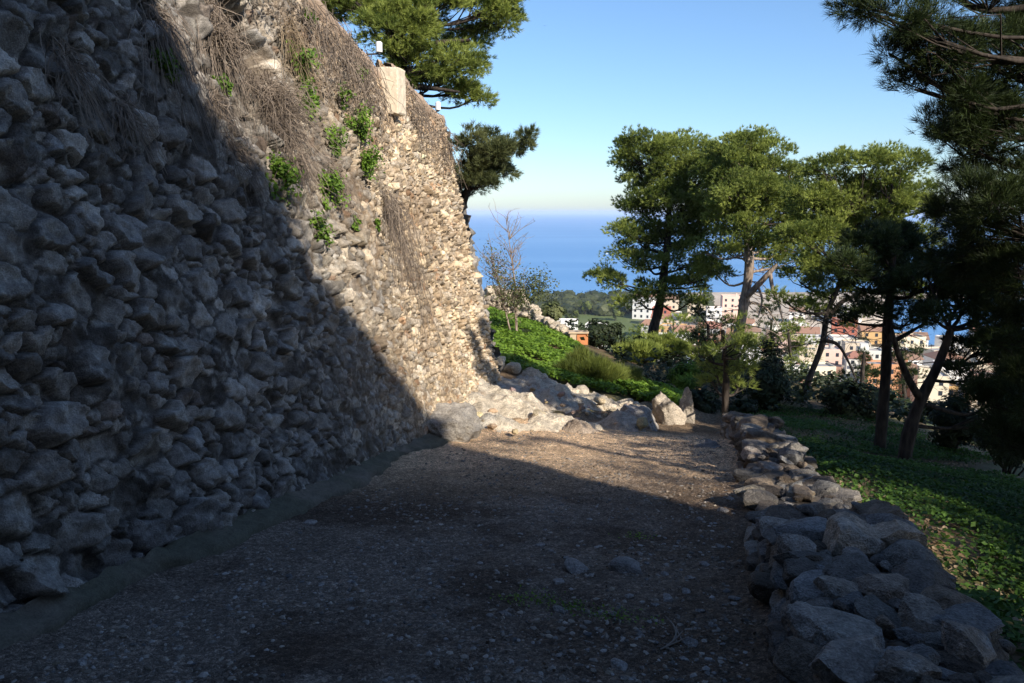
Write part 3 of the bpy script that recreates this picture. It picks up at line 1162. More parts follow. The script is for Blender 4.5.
# loose stones on the path
ls = [(575, 570, .17), (627, 569, .20), (590, 577, .08), (560, 583, .09), (310, 524, .12), (60, 648, .06), (82, 664, .07), (152, 629, .06), (690, 580, .10), (686, 592, .07),
      (640, 555, .06), (540, 546, .08), (600, 547, .05), (668, 600, .09), (655, 606, .06), (560, 612, .10), (505, 615, .09), (730, 500, .10), (722, 512, .12), (700, 520, .08),
      (690, 645, .09), (684, 660, .05), (620, 668, .11), (560, 656, .05), (400, 640, .05), (350, 600, .05), (430, 575, .05), (520, 535, .06), (460, 545, .05), (640, 636, .06), (590, 520, .06),
      (655, 500, .07), (706, 566, .09), (665, 575, .06), (230, 610, .05), (180, 650, .05), (110, 655, .05), (720, 548, .09), (735, 600, .08), (630, 597, .06), (612, 615, .07), (700, 612, .06)]
pr = np.random.default_rng(61)
for px, py, sz_ in ls:
    sz_ = sz_ * (.9 if sz_ > .15 else .72)
    r_ = ray(px, py)
    P = r_ * (-1.6 / (r_[2] + .14 * r_[1]))
    for _ in range(3):
        zz = float(path_z([P[0]], [P[1]])[0])
        P = r_ * (zz / r_[2])
    V, F = rock((sz_ * 1.25, sz_ * .95, sz_ * .55), 3, int(pr.integers(1e6)), .5, .12, 1.6, rotm(pr.normal() * .15, pr.normal() * .15, pr.uniform(0, 3)))
    c = P + np.array([0, 0, sz_ * .10])
    big = sz_ > .14
    o = mesh_obj('loose_stone', V + c, [F], M['stone'], origin=c, col=np.tile(np.array([.40, .365, .335]) * pr.uniform(.65, 1.1), (len(V), 1)))
    if big:
        tag(o, 'larger flat grey stone embedded in the middle of the path' if px < 600 else 'wedge-shaped grey stone embedded in the path nearer the low wall', 'stone')
    else:
        tag(o, 'small pale loose stone lying on the dirt path', 'stone', 'loose stones on the path')
# a fallen bare stick on the path
mb = MB()
r_ = ray(660, 645)
P = r_ * (-2.02 / r_[2])
P[2] = float(path_z([P[0]], [P[1]])[0]) + .01
for k in range(5):
    a = P + np.array([k * .03, k * .02, 0])
    d = np.array([.16 - .05 * k, .10 + .03 * k, .012])
    mb.tube(smooth_path([a, a + d * .5 + [.01, 0, .004], a + d], 6), [.006, .005, .005, .004, .003, .002], 5, val=.8)
tag(mb.obj('fallen_branch', M['dryveg'], None, P), 'thin bleached forked twig lying on the path near the low wall', 'branch')

# ------------------------------------------------------------------ foliage generators
def needles(C, D, k, L, w, spread, r, v0=None):
    """k needle triangles per tuft. returns V, F, val"""
    n = len(C)
    d = nrm(D[:, None] + r.normal(size=(n, k, 3)) * spread)
    Ln = L * r.uniform(.65, 1.2, (n, k, 1))
    b = C[:, None] + r.normal(size=(n, k, 3)) * L * .12
    side = nrm(np.cross(d, r.normal(size=(n, k, 3)))) * (w * .5)
    V = np.stack([b - side, b + side, b + d * Ln], 2).reshape(-1, 3)
    F = np.arange(n * k * 3).reshape(-1, 3)
    if v0 is None:
        v0 = r.random(n)
    val = np.clip(np.repeat(v0, k * 3) + r.uniform(-.15, .15, n * k).repeat(3), 0, 1)
    return V, F, val


def leaflets(C, Nn, size, r, v0=None, aspect=.6):
    """diamond leaves (two triangles) at C facing Nn"""
    n = len(C)
    Nn = nrm(Nn)
    a = nrm(np.cross(Nn, r.normal(size=(n, 3))))
    b = np.cross(Nn, a)
    s = np.broadcast_to(size, (n,))[:, None] * r.uniform(.6, 1.25, (n, 1))
    V = np.stack([C - a * s, C + b * s * aspect + Nn * s * .15, C + a * s, C - b * s * aspect + Nn * s * .15], 1).reshape(-1, 3)
    F = np.arange(n * 4).reshape(-1, 4)
    if v0 is None:
        v0 = r.random(n)
    return V, F, np.repeat(v0, 4)


def pine(name, label, Y, trunk, blobs, seed, mat='pine', bark='bark', clump=.42, per=1.0, k=9, L=.13, w=.016, tpc=26, group='pine trees', extra=(), depth=None, limbs=True,
         cat='tree', upw=.45, twig=.012, dead=(), shell=.3, sag=.12):
    """trunk: list of (px,py,dY,radius); blobs: (px,py,rx_px,rz_px[,dY]) given at depth Y."""
    r = np.random.default_rng(seed)
    tp = np.array([W(a, b, Y + c) for a, b, c, _ in trunk])
    tr = np.array([q[3] for q in trunk])
    gz = h1(tp[0, 0], tp[0, 1])
    if depth is None:
        tp[0, 2] = min(tp[0, 2], gz - .15)
    base = np.array([tp[0, 0], tp[0, 1], max(gz, tp[0, 2]) if depth is None else tp[0, 2]])
    root = empty(name, base, label, cat, group)
    sp = smooth_path(np.column_stack([tp, tr]), 8 * len(tp))
    sp[:, :2] += .35 * tr.mean() * np.column_stack([vnoise(sp[:, :3] * 1.1, seed), vnoise(sp[:, :3] * 1.1 + 40, seed)])
    per, tpc = per * 1.75, int(tpc * 1.35)
    tb = MB()
    rad = sp[:, 3] * (1 + .12 * vnoise(sp[:, :3] * 3, seed + 1))
    rad[:3] *= np.array([1.5, 1.25, 1.08])
    tb.tube(sp[:, :3], np.maximum(rad, .01), 9)
    for ex in extra:
        q = np.array([np.append(W(a, b, Y + c), d) for a, b, c, d in ex])
        q = smooth_path(q, 6 * len(q))
        tb.tube(q[:, :3], np.maximum(q[:, 3], .006), 6)
    cr = MB()
    tw = MB()
    for bl in blobs:
        px, py, rx, rz = bl[:4]
        dY = bl[4] if len(bl) > 4 else r.uniform(-.8, .8)
        c = W(px, py, Y + dY)
        sc = (Y + dY) / FPX
        R = np.array([rx * sc, min(rx, rz * 1.4) * sc * .9, rz * sc])
        # limb from trunk to blob
        dd = np.linalg.norm(sp[:, :3] - (c - np.array([0, 0, R[2] * .8])), axis=1) + np.maximum(sp[:, 2] - c[2] + .1, 0) * 3
        j = int(np.argmin(dd))
        a = sp[j, :3]
        e = c - np.array([0, 0, R[2] * .25])
        mid = (a + e) / 2 + np.array([0, 0, -sag * np.linalg.norm(e - a)]) + r.normal(size=3) * .08 * np.linalg.norm(e - a)
        lr_ = min(sp[j, 3] * .6, .018 + .03 * np.linalg.norm(R))
        lp = smooth_path([a, mid, e], 9)
        if limbs:
            tb.tube(lp, np.linspace(lr_, lr_ * .45, 9), 6)
        ncl = max(3, int(per * 5.5 * (R[0] * R[2] + R[0] * R[1] + R[1] * R[2]) / (clump * clump * 3.0)))
        dirs = nrm(r.normal(size=(ncl, 3)) + np.array([0, 0, .25]))
        rad_ = (shell + (1 - shell) * r.random((ncl, 1)) ** .6)
        cc = c + dirs * R * rad_
        crad = clump * r.uniform(.55, 1.15, ncl)
        cv = r.uniform(.1, .9, ncl)
        for q in range(ncl):
            if limbs and twig:
                st = lp[r.integers(4, 9)]
                m_ = (st + cc[q]) / 2 + r.normal(size=3) * .1 * np.linalg.norm(cc[q] - st)
                tb.tube(np.array([st, m_, cc[q]]), [twig * 1.3, twig, twig * .4], 4)
        nt_ = np.maximum(4, (tpc * r.uniform(.7, 1.3, ncl)).astype(int))
        idx = np.repeat(np.arange(ncl), nt_)
        n = len(idx)
        o = nrm(r.normal(size=(n, 3)) + np.array([0, 0, .15])) * (r.random((n, 1)) ** .45) * np.array([1, 1, .62])
        Cn = cc[idx] + o * crad[idx][:, None]
        D = nrm(o + .5 * dirs[idx] + np.array([0, 0, upw]))
        V, F, v = needles(Cn, D, k, L, w, .42, r, np.clip(cv[idx] + r.normal(size=n) * .12, 0, 1))
        cr.add(V, [F], val=v)
    for (dx_, dy_, drx, dry_, dn) in dead:
        for _ in range(dn):
            e = W(dx_ + r.normal() * drx, dy_ + r.normal() * dry_, Y + r.normal() * .5)
            j = int(np.argmin(np.linalg.norm(sp[:, :3] - e - [0, 0, .2], axis=1)))
            a = sp[j, :3]
            ln = np.linalg.norm(e - a)
            p = smooth_path([a, (a + e) / 2 + r.normal(size=3) * .12 * ln, e], 8) + np.cumsum(r.normal(size=(8, 3)) * .012 * ln, axis=0)
            tb.tube(p, np.linspace(.022, .006, 8) * (Y / 27), 4)
            for _k in range(5):
                f = p[r.integers(3, 8)]
                g = f + nrm(r.normal(size=3)) * ln * r.uniform(.12, .4)
                tb.tube(np.array([f, (f + g) / 2 + r.normal(size=3) * .03 * ln, g]), np.array([.009, .007, .004]) * (Y / 27), 3)
    tb.obj('trunk', M[bark], root, smooth=True)
    cr.obj('crown', M[mat], root)
    return root


pine('pine_tree', 'broad sunlit pine left of centre, crown against the sea horizon, low branch reaching left', 30,
     [(650, 368, 0, .21), (655, 325, 0, .19), (661, 290, 0, .16), (668, 235, 0, .12), (672, 175, 0, .06)],
     [(655, 160, 36, 24), (685, 152, 34, 20), (638, 172, 22, 20), (640, 205, 24, 24), (700, 180, 30, 28), (668, 200, 36, 28), (640, 240, 22, 18), (672, 240, 36, 20),
      (705, 225, 26, 24), (648, 262, 30, 11), (690, 262, 32, 14), (600, 276, 24, 9), (618, 282, 20, 7), (662, 284, 34, 10), (700, 284, 22, 10), (625, 232, 14, 10), (712, 165, 22, 18), (715, 205, 24, 20), (688, 215, 30, 20), (628, 150, 16, 12), (655, 140, 26, 10), (640, 300, 24, 8), (690, 300, 26, 8), (715, 272, 20, 9), (620, 255, 14, 9)], 301, per=.70, clump=.50, L=.11, w=.021, k=11, tpc=52)
pine('pine_tree', 'sunlit pine with pale bare trunk and broken dead limbs, right of the broad one', 27,
     [(731, 385, 0, .20), (738, 335, 0, .18), (745, 295, 0, .155), (750, 265, 0, .16), (748, 225, 0, .12), (748, 175, 0, .06)],
     [(740, 152, 30, 18), (765, 160, 30, 20), (722, 180, 26, 24), (780, 185, 26, 26), (748, 195, 36, 24), (775, 215, 28, 18), (727, 215, 26, 16), (790, 205, 16, 18), (740, 232, 22, 8),
      (785, 248, 30, 12), (800, 266, 24, 12), (728, 252, 18, 7), (770, 262, 18, 8), (752, 140, 30, 8), (790, 180, 14, 22), (735, 165, 30, 20), (712, 268, 22, 9), (802, 235, 16, 16), (705, 250, 16, 8), (795, 225, 20, 20), (748, 225, 22, 14, -1.), (742, 250, 20, 8, -.9), (760, 240, 18, 10, -1.), (735, 190, 24, 20, -1.), (765, 195, 26, 20, -1.)], 302, bark='bark_pale', dead=[(780, 300, 14, 16, 10), (735, 305, 18, 14, 8)], per=.70, clump=.46, L=.105, w=.02, k=11, tpc=52,
     extra=[[(745, 298, 0, .12), (758, 285, -.3, .10), (770, 272, -.5, .085), (777, 264, -.6, .05)], [(770, 273, -.5, .07), (773, 290, -.6, .06), (779, 305, -.7, .045), (783, 322, -.8, .02)],
            [(743, 305, 0, .07), (755, 303, .4, .05), (768, 310, .6, .03), (780, 330, .9, .012)], [(758, 286, -.3, .05), (762, 300, -.6, .035), (758, 318, -.8, .015)]])
pine('pine_tree', 'pine with twiggy yellow-green crown behind the leaning dark trunk', 22,
     [(797, 415, 0, .10), (810, 378, 0, .088), (822, 345, 0, .08), (828, 312, 0, .07), (842, 280, 0, .06), (860, 230, 0, .04)],
     [(830, 172, 26, 12), (862, 164, 30, 14), (900, 162, 30, 16), (815, 195, 26, 18), (850, 195, 34, 20), (890, 195, 34, 24), (920, 205, 20, 26), (830, 230, 32, 18), (870, 230, 34, 20),
      (905, 245, 30, 22), (822, 262, 32, 14), (862, 268, 34, 16), (900, 282, 28, 18), (835, 292, 26, 9), (800, 280, 22, 10), (805, 308, 22, 7), (850, 318, 26, 6), (845, 160, 16, 8), (880, 152, 14, 8), (800, 235, 24, 16), (785, 300, 20, 8), (812, 215, 26, 20), (835, 205, 30, 20), (868, 205, 34, 26)], 303, dead=[(815, 315, 20, 16, 14), (850, 320, 18, 14, 10), (870, 190, 16, 14, 10)], per=.62, clump=.38, L=.10, w=.0175, k=11, tpc=44,
     extra=[[(828, 318, 0, .08), (845, 300, 0, .06), (868, 296, 0, .04), (880, 310, 0, .02)], [(822, 340, 0, .06), (838, 345, -.2, .045), (850, 365, -.3, .03), (858, 385, -.4, .012)]])
pine('pine_tree', 'straight dark-trunked pine in shade right of the leaning trunk', 14,
     [(879, 458, 0, .105), (883, 410, 0, .095), (886, 350, 0, .085), (890, 300, 0, .07), (894, 255, 0, .05)],
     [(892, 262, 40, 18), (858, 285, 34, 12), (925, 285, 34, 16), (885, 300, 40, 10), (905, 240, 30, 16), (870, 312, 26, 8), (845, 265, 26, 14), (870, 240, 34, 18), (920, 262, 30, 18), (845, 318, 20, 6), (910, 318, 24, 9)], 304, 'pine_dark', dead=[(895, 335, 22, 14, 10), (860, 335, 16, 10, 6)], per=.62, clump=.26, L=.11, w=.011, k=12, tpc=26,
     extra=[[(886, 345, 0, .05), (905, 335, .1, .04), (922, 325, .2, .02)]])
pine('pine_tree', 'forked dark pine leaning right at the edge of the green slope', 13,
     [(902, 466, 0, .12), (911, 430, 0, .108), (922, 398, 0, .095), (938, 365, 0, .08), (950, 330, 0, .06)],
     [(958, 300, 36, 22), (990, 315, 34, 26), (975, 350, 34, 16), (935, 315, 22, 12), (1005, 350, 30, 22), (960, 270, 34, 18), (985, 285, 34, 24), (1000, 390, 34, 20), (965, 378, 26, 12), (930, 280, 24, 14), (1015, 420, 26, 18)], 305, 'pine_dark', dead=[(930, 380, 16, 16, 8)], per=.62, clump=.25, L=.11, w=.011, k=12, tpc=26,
     extra=[[(921, 400, 0, .075), (908, 378, -.1, .06), (897, 350, -.2, .045), (892, 328, -.3, .02)]])
pine('young_pine', 'slender young pine with straight grey trunk at the end of the low wall', 13.5,
     [(727, 450, 0, .075), (725, 410, 0, .065), (726, 370, 0, .055), (723, 330, 0, .03)],
     [(725, 345, 26, 12), (704, 355, 16, 9), (742, 365, 22, 10), (712, 380, 16, 8), (740, 385, 14, 7), (728, 362, 22, 10), (732, 325, 16, 8), (716, 368, 14, 7), (745, 342, 12, 7)], 306, 'pine', per=.5, clump=.22, L=.10, w=.010, k=9, tpc=18, cat='tree')
pine('pine_tree', 'dark foreground pine whose needled boughs fill the upper right corner', 7.6,
     [(1190, 560, 0, .22), (1170, 420, 0, .2), (1150, 250, 0, .17), (1130, 60, 0, .13), (1110, -120, 0, .08)],
     [(900, 20, 46, 18, -.3), (868, 8, 28, 14, 0), (850, 2, 18, 8, 0), (890, 50, 24, 14, .1), (915, 85, 20, 16, .2), (935, 125, 18, 18, .3), (945, 45, 42, 26, 0), (955, 95, 36, 24, .2), (1000, 60, 60, 40, .5), (1010, 130, 56, 36, .3), (965, 150, 34, 28, .6), (990, 205, 46, 34, 0), (955, 215, 24, 26, .4),
      (1020, 270, 44, 34, .2), (985, 265, 34, 24, .8), (1005, 330, 38, 26, .4), (1030, 390, 40, 30, 0), (995, 400, 30, 18, .7), (940, -30, 70, 30, .2), (1050, -20, 80, 50, .6), (1075, 330, 50, 50, .8), (1010, 440, 34, 22, .3), (960, 250, 30, 26, .7), (975, 110, 40, 34, .8), (1025, 200, 40, 40, .2), (1215, -10, 60, 36, .4), (1245, 100, 56, 34, .6), (1235, 215, 46, 30, .5), (1180, 40, 40, 30, .9)],
     307, 'pine_dark', per=.72, clump=.205, L=.105, w=.0053, k=14, tpc=26, twig=.008)
pine('pine_tree', 'large pine behind the fortress wall top, boughs spreading against blue sky', 17,
     [(398, 170, 0, .26), (400, 90, 0, .22), (396, 20, 0, .18), (400, -60, 0, .1)],
     [(490, 10, 34, 16), (505, 24, 20, 12), (470, 40, 30, 12), (446, 62, 34, 14), (474, 66, 22, 8), (455, 90, 30, 10), (478, 94, 16, 7), (432, 84, 20, 12), (400, 30, 40, 24), (360, 5, 44, 22), (335, -5, 34, 20), (430, 10, 44, 22),
      (410, 62, 26, 18), (450, -15, 50, 20), (390, -30, 60, 24), (505, -12, 26, 14)], 308, per=.75, clump=.31, L=.105, w=.013, k=12, tpc=40, depth=0,
     extra=[[(398, 60, 0, .10), (430, 45, -.2, .07), (470, 40, -.4, .03)], [(398, 30, 0, .09), (372, 15, -.3, .06), (355, 2, -.5, .03)], [(400, 85, 0, .07), (430, 88, -.2, .05), (460, 92, -.4, .02)]])
pine('juniper_bush', 'dense grey-green bush leaning out from the far corner of the wall top', 15.2,
     [(462, 205, 0, .09), (468, 190, 0, .07), (476, 170, 0, .05), (484, 145, 0, .03)],
     [(474, 168, 18, 16), (490, 162, 16, 18), (468, 185, 14, 10), (484, 182, 18, 9), (470, 140, 12, 10), (500, 150, 16, 12), (516, 146, 14, 8), (527, 134, 8, 5), (505, 168, 14, 8), (490, 132, 8, 9)], 309, 'juniper',
     per=.8, clump=.2, L=.10, w=.012, k=11, tpc=26, depth=0, group=None, cat='bush', twig=.006)

# ---- shrubs
def shrub(name, label, px, py, Y, rx, rz, seed, mat='broom', n=3200, L=.16, w=.02, k=6, cat='shrub', leaf=None, up=1.0, group=None):
    r = np.random.default_rng(seed)
    c = W(px, py, Y)
    sc = Y / FPX
    R = np.array([rx * sc, rx * sc * .8, rz * sc])
    gz = h1(c[0], c[1])
    root = empty(name, (c[0], c[1], gz), label, cat, group)
    st = MB()
    for q in range(14):
        d = nrm(r.normal(size=3) * np.array([1, 1, .5])) * R * r.uniform(.4, .8)
        d[2] = abs(d[2])
        b = np.array([c[0] + r.normal() * .06, c[1] + r.normal() * .06, gz - .05])
        e = c + d * np.array([1, 1, .5])
        st.tube(smooth_path([b, (b + e) / 2 + r.normal(size=3) * .08, e], 7), np.linspace(.02, .006, 7), 5)
    st.obj('stems', M['bark'], root, smooth=True)
    ncl = 26
    dr = nrm(r.normal(size=(ncl, 3)))
    cc = c + dr * R * r.uniform(.35, .9, (ncl, 1))
    cc[:, 2] = np.maximum(cc[:, 2], gz + .05)
    cv = r.uniform(.05, .95, ncl)
    idx = r.integers(0, ncl, n)
    o = nrm(r.normal(size=(n, 3))) * r.random((n, 1)) ** .4
    C = cc[idx] + o * R * .36
    val = np.clip(cv[idx] + r.normal(size=n) * .15, 0, 1)
    if leaf:
        V, F, v = leaflets(C, o + dr[idx] + np.array([0, 0, .4]), leaf, r, val)
    else:
        V, F, v = needles(C, nrm(o * .6 + dr[idx] * .5 + np.array([0, 0, up])), k, L, w, .3, r, val)
    mesh_obj('foliage', V, [F], M[mat], root, val=v)
    return root


shrub('broom_shrub', 'rounded olive-green broom shrub growing from the sunlit bank above the outcrop', 588, 376, 17, 34, 24, 401, 'broom', 3600, .22, .012, 8)
shrub('broom_shrub', 'low olive broom spreading right of the rounded one towards the passage', 622, 384, 17.4, 20, 16, 402, 'broom', 1800, .2, .012, 8)
shrub('dark_shrub', 'near-black leafy shrub behind the small orange gatepost', 602, 334, 27, 24, 14, 403, 'darkleaf', 3500, leaf=.07)
shrub('pine_shrub', 'pale green bushy pine sapling right of the near-black shrub', 640, 352, 24, 26, 14, 404, 'pine', 2600, .16, .02, 8)
shrub('pine_shrub', 'pale pine sapling below the broad pine trunk', 668, 345, 25, 22, 12, 405, 'pine', 2000, .16, .02, 8)
shrub('leafy_shrub', 'bright green leafy shrub above the clover bank by the passage', 684, 378, 19, 18, 18, 406, 'fresh', 2800, leaf=.04)
shrub('dark_shrub', 'dark twiggy shrub between the slender young pine and the leaning trunk', 765, 388, 19, 26, 24, 407, 'darkleaf', 3600, leaf=.05)
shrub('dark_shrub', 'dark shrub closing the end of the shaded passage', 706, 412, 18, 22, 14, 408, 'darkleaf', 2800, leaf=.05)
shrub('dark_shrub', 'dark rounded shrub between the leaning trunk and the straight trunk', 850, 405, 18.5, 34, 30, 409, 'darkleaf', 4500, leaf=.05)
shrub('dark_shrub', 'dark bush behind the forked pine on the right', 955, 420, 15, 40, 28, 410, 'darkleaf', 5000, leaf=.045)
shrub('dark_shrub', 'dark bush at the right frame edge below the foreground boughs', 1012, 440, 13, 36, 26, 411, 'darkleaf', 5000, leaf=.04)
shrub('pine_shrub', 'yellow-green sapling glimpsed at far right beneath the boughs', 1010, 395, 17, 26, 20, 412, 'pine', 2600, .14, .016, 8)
shrub('dark_shrub', 'dark leafy shrub added behind the slabs to darken the left of the passage', 700, 402, 16.8, 18, 16, 417, 'darkleaf', 2600, leaf=.045)  # added shrub, hides pale ground so the passage reads dark
shrub('dark_shrub', 'tall dark twiggy bush in front of the town, left of the leaning trunk', 768, 365, 20, 22, 30, 418, 'darkleaf', 2200, leaf=.05)
shrub('dark_shrub', 'low dark shrub at the foot of the slender young pine', 742, 408, 17, 18, 10, 413, 'darkleaf', 1800, leaf=.045)
shrub('olive_shrub', 'grey-green shrub beside the ruined wall end above the sea', 553, 312, 30, 14, 12, 414, 'juniper', 2000, leaf=.07)
shrub('dark_shrub', 'small dark bush among the clover near the bare sapling', 518, 337, 23, 12, 8, 415, 'darkleaf', 1500, leaf=.05)
shrub('dark_shrub', 'dark undergrowth below the pale bare trunk of the broken pine', 722, 372, 24, 26, 16, 416, 'darkleaf', 3000, leaf=.06)

pine('pine_tree', 'low pine on the falling hillside, below the broken pale trunk', 36, [(700, 392, 0, .12), (702, 360, 0, .1), (704, 335, 0, .06)],
     [(700, 340, 22, 9), (685, 352, 18, 8), (718, 350, 20, 8), (704, 328, 14, 6), (735, 345, 14, 7)], 331, 'pine_dark', per=.5, clump=.5, L=.16, w=.026, k=9, tpc=22)
pine('pine_tree', 'thin dark pine on the falling hillside, left of the leaning trunk', 33, [(768, 400, 0, .1), (770, 360, 0, .08), (772, 320, 0, .05)],
     [(770, 330, 16, 10), (760, 350, 16, 9), (782, 352, 16, 9), (772, 372, 18, 8), (766, 312, 10, 6), (790, 335, 10, 6)], 332, 'pine_dark', per=.45, clump=.45, L=.16, w=.026, k=9, tpc=20)
pine('pine_tree', 'low dark pine on the falling hillside, between the leaning and straight trunks', 34, [(862, 410, 0, .1), (862, 380, 0, .08), (864, 352, 0, .05)],
     [(858, 372, 18, 9), (872, 380, 16, 8), (846, 384, 14, 7), (864, 358, 11, 6)], 333, 'pine_dark', per=.45, clump=.45, L=.16, w=.026, k=9, tpc=20)
pine('pine_tree', 'bushy pine under the broad pine, hiding the nearest white houses', 40, [(690, 400, 0, .12), (676, 360, 0, .1), (668, 330, 0, .06)],
     [(655, 335, 22, 8), (675, 325, 20, 8), (640, 342, 20, 7), (690, 338, 16, 7)], 334, 'pine', per=.5, clump=.55, L=.17, w=.028, k=9, tpc=22)

pine('pine_tree', 'dark pine on the falling hillside, just right of the straight dark trunk', 30, [(905, 430, 0, .1), (904, 395, 0, .08), (902, 350, 0, .05)],
     [(900, 362, 16, 9), (914, 376, 16, 9), (892, 382, 14, 8), (905, 345, 11, 6), (920, 355, 12, 7)], 335, 'pine_dark', per=.45, clump=.42, L=.13, w=.02, k=9, tpc=26)
pine('pine_tree', 'loose-crowned pine on the falling hillside, between the pale trunk and the leaning trunk', 31, [(790, 420, 0, .1), (792, 380, 0, .08), (788, 335, 0, .05)],
     [(786, 345, 18, 9), (800, 360, 16, 8), (776, 366, 16, 8), (790, 325, 12, 6), (808, 338, 12, 6), (760, 342, 12, 6)], 336, 'pine', per=.4, clump=.42, L=.13, w=.02, k=9, tpc=26)
pine('pine_tree', 'dark pine on the falling hillside, left of the pale broken trunk', 29, [(715, 410, 0, .1), (712, 370, 0, .08), (708, 325, 0, .05)],
     [(704, 335, 18, 8), (718, 322, 16, 7), (692, 350, 16, 8), (712, 352, 16, 8), (700, 312, 12, 5)], 337, 'pine_dark', per=.42, clump=.42, L=.13, w=.02, k=9, tpc=26)

# bare sapling on the bank
def sapling():
    r = np.random.default_rng(77)
    Y = 22
    b = W(517, 344, Y)
    b[2] = h1(b[0], b[1])
    root = empty('bare_sapling', b, 'thin almost leafless sapling on the bank against the blue sea', 'tree')
    mb = MB()
    tips = []
    main = smooth_path([b - [0, 0, .1], W(516, 315, Y), W(515, 285, Y), W(512, 262, Y + .1), W(507, 225, Y + .2)], 22)
    mb.tube(main, np.linspace(.05, .008, 22), 6)
    second = smooth_path([b + [-.1, 0, -.1], W(508, 322, Y), W(501, 290, Y), W(492, 262, Y)], 18)
    mb.tube(second, np.linspace(.035, .006, 18), 6)
    for src in (main, second):
        for q in range(44):
            a = src[r.integers(6, len(src))]
            d = nrm(np.array([r.normal(), r.normal() * .6, r.uniform(.5, 1.6)])) * r.uniform(.3, .9)
            e = a + d
            p = smooth_path([a, (a + e) / 2 + r.normal(size=3) * .06, e], 6)
            mb.tube(p, np.linspace(.012, .004, 6), 4)
            tips.append(e)
            for _ in range(3):
                f = p[r.integers(2, 6)]
                g = f + nrm(np.array([r.normal(), r.normal(), r.uniform(.2, 1.4)])) * r.uniform(.12, .4)
                mb.tube(np.array([f, (f + g) / 2 + r.normal(size=3) * .02, g]), [.006, .004, .003], 3)
                tips.append(g)
    mb.obj('trunk', M['bark_pale'], root, smooth=True)
    cc = []
    for px, py, q in ((503, 285, 10), (520, 290, 12), (538, 290, 11), (530, 282, 8), (497, 268, 6), (512, 298, 10), (526, 298, 9), (542, 283, 6), (493, 255, 3)):
        c = W(px, py, Y)
        cc.append(c + r.normal(size=(q * 42, 3)) * np.array([.20, .22, .20]))
    cc = np.vstack(cc)
    V, F, v = leaflets(cc, r.normal(size=cc.shape) + [0, 0, .4], .035, r)
    mesh_obj('leaves', V, [F], M['juniper'], root, val=v)


sapling()

# ------------------------------------------------------------------ plants on the wall
def wall_green(px, py, rp, seed, label):
    r = np.random.default_rng(seed)
    P, s, h = on_wall(px, py)
    R = rp * P[1] / FPX * 1.35
    root_p = P + NW * .02
    n = int(120 + 9500 * R * R)
    n = min(n, 2600)
    ncl = 9
    cd = nrm(r.normal(size=(ncl, 3)) * .9 + NW * .6 + np.array([0, 0, .1]))
    cc = root_p + cd * R * r.uniform(.3, .95, (ncl, 1)) * np.array([1, 1, 1.15])
    idx = r.integers(0, ncl, n)
    C = cc[idx] + r.normal(size=(n, 3)) * R * .22
    dpt = (C - root_p) @ NW
    C = C + np.maximum(.03 - dpt, 0)[:, None] * NW
    val = np.clip(r.uniform(.2, .8, ncl)[idx] + r.normal(size=n) * .18, 0, 1)
    V, F, v = leaflets(C, NW * .8 + r.normal(size=(n, 3)) * .6 + np.array([0, 0, .5]), .026, r, val)
    root = empty('wall_plant', root_p, label, 'plant', 'green plants rooted in the fortress wall')
    mesh_obj('leaves', V, [F], M['fresh'], root, val=v)
    mb = MB()
    for q in range(ncl):
        mb.tube(smooth_path([root_p - NW * .08, (root_p + cc[q]) / 2 + r.normal(size=3) * R * .1, cc[q]], 6), np.linspace(.006, .003, 6), 4, val=.5)
    mb.obj('stems', M['dryveg'], root)


for k, (px, py, rp, lb) in enumerate([
        (160, 66, 12, 'small upright green plant on the shadow edge, high at left of the wall'),
        (218, 88, 9, 'tiny green plant below the dark cavity in the wall'),
        (297, 62, 14, 'leafy green plant under the coping, right of the dark cavity'),
        (301, 102, 13, 'green plant beside the big tangle of grey twigs'),
        (275, 186, 19, 'bushiest bright green plant on the wall, just above the shadow'),
        (324, 192, 14, 'green plant right of the bushiest one, at the same height'),
        (313, 230, 12, 'lowest green plant on the wall, near the shadow edge'),
        (330, 143, 11, 'green plant below the twig tangle, left of the larger leafy one'),
        (352, 128, 15, 'large leafy green plant mid-height left of the whitewashed pier'),
        (363, 165, 13, 'green plant hanging under the large leafy one'),
        (338, 96, 8, 'small green tuft between the coping and the large leafy plant'),
        (356, 76, 7, 'small green tuft close under the coping by the pier'),
        (306, 20, 7, 'small green tuft at the coping near the top of the picture'),
        (352, 226, 5, 'tiny green sprig on bare sunlit stones right of the lowest plant'),
        (374, 225, 4, 'tiniest green sprig on the sunlit stones below the pier')]):
    wall_green(px, py, rp, 500 + k, lb)


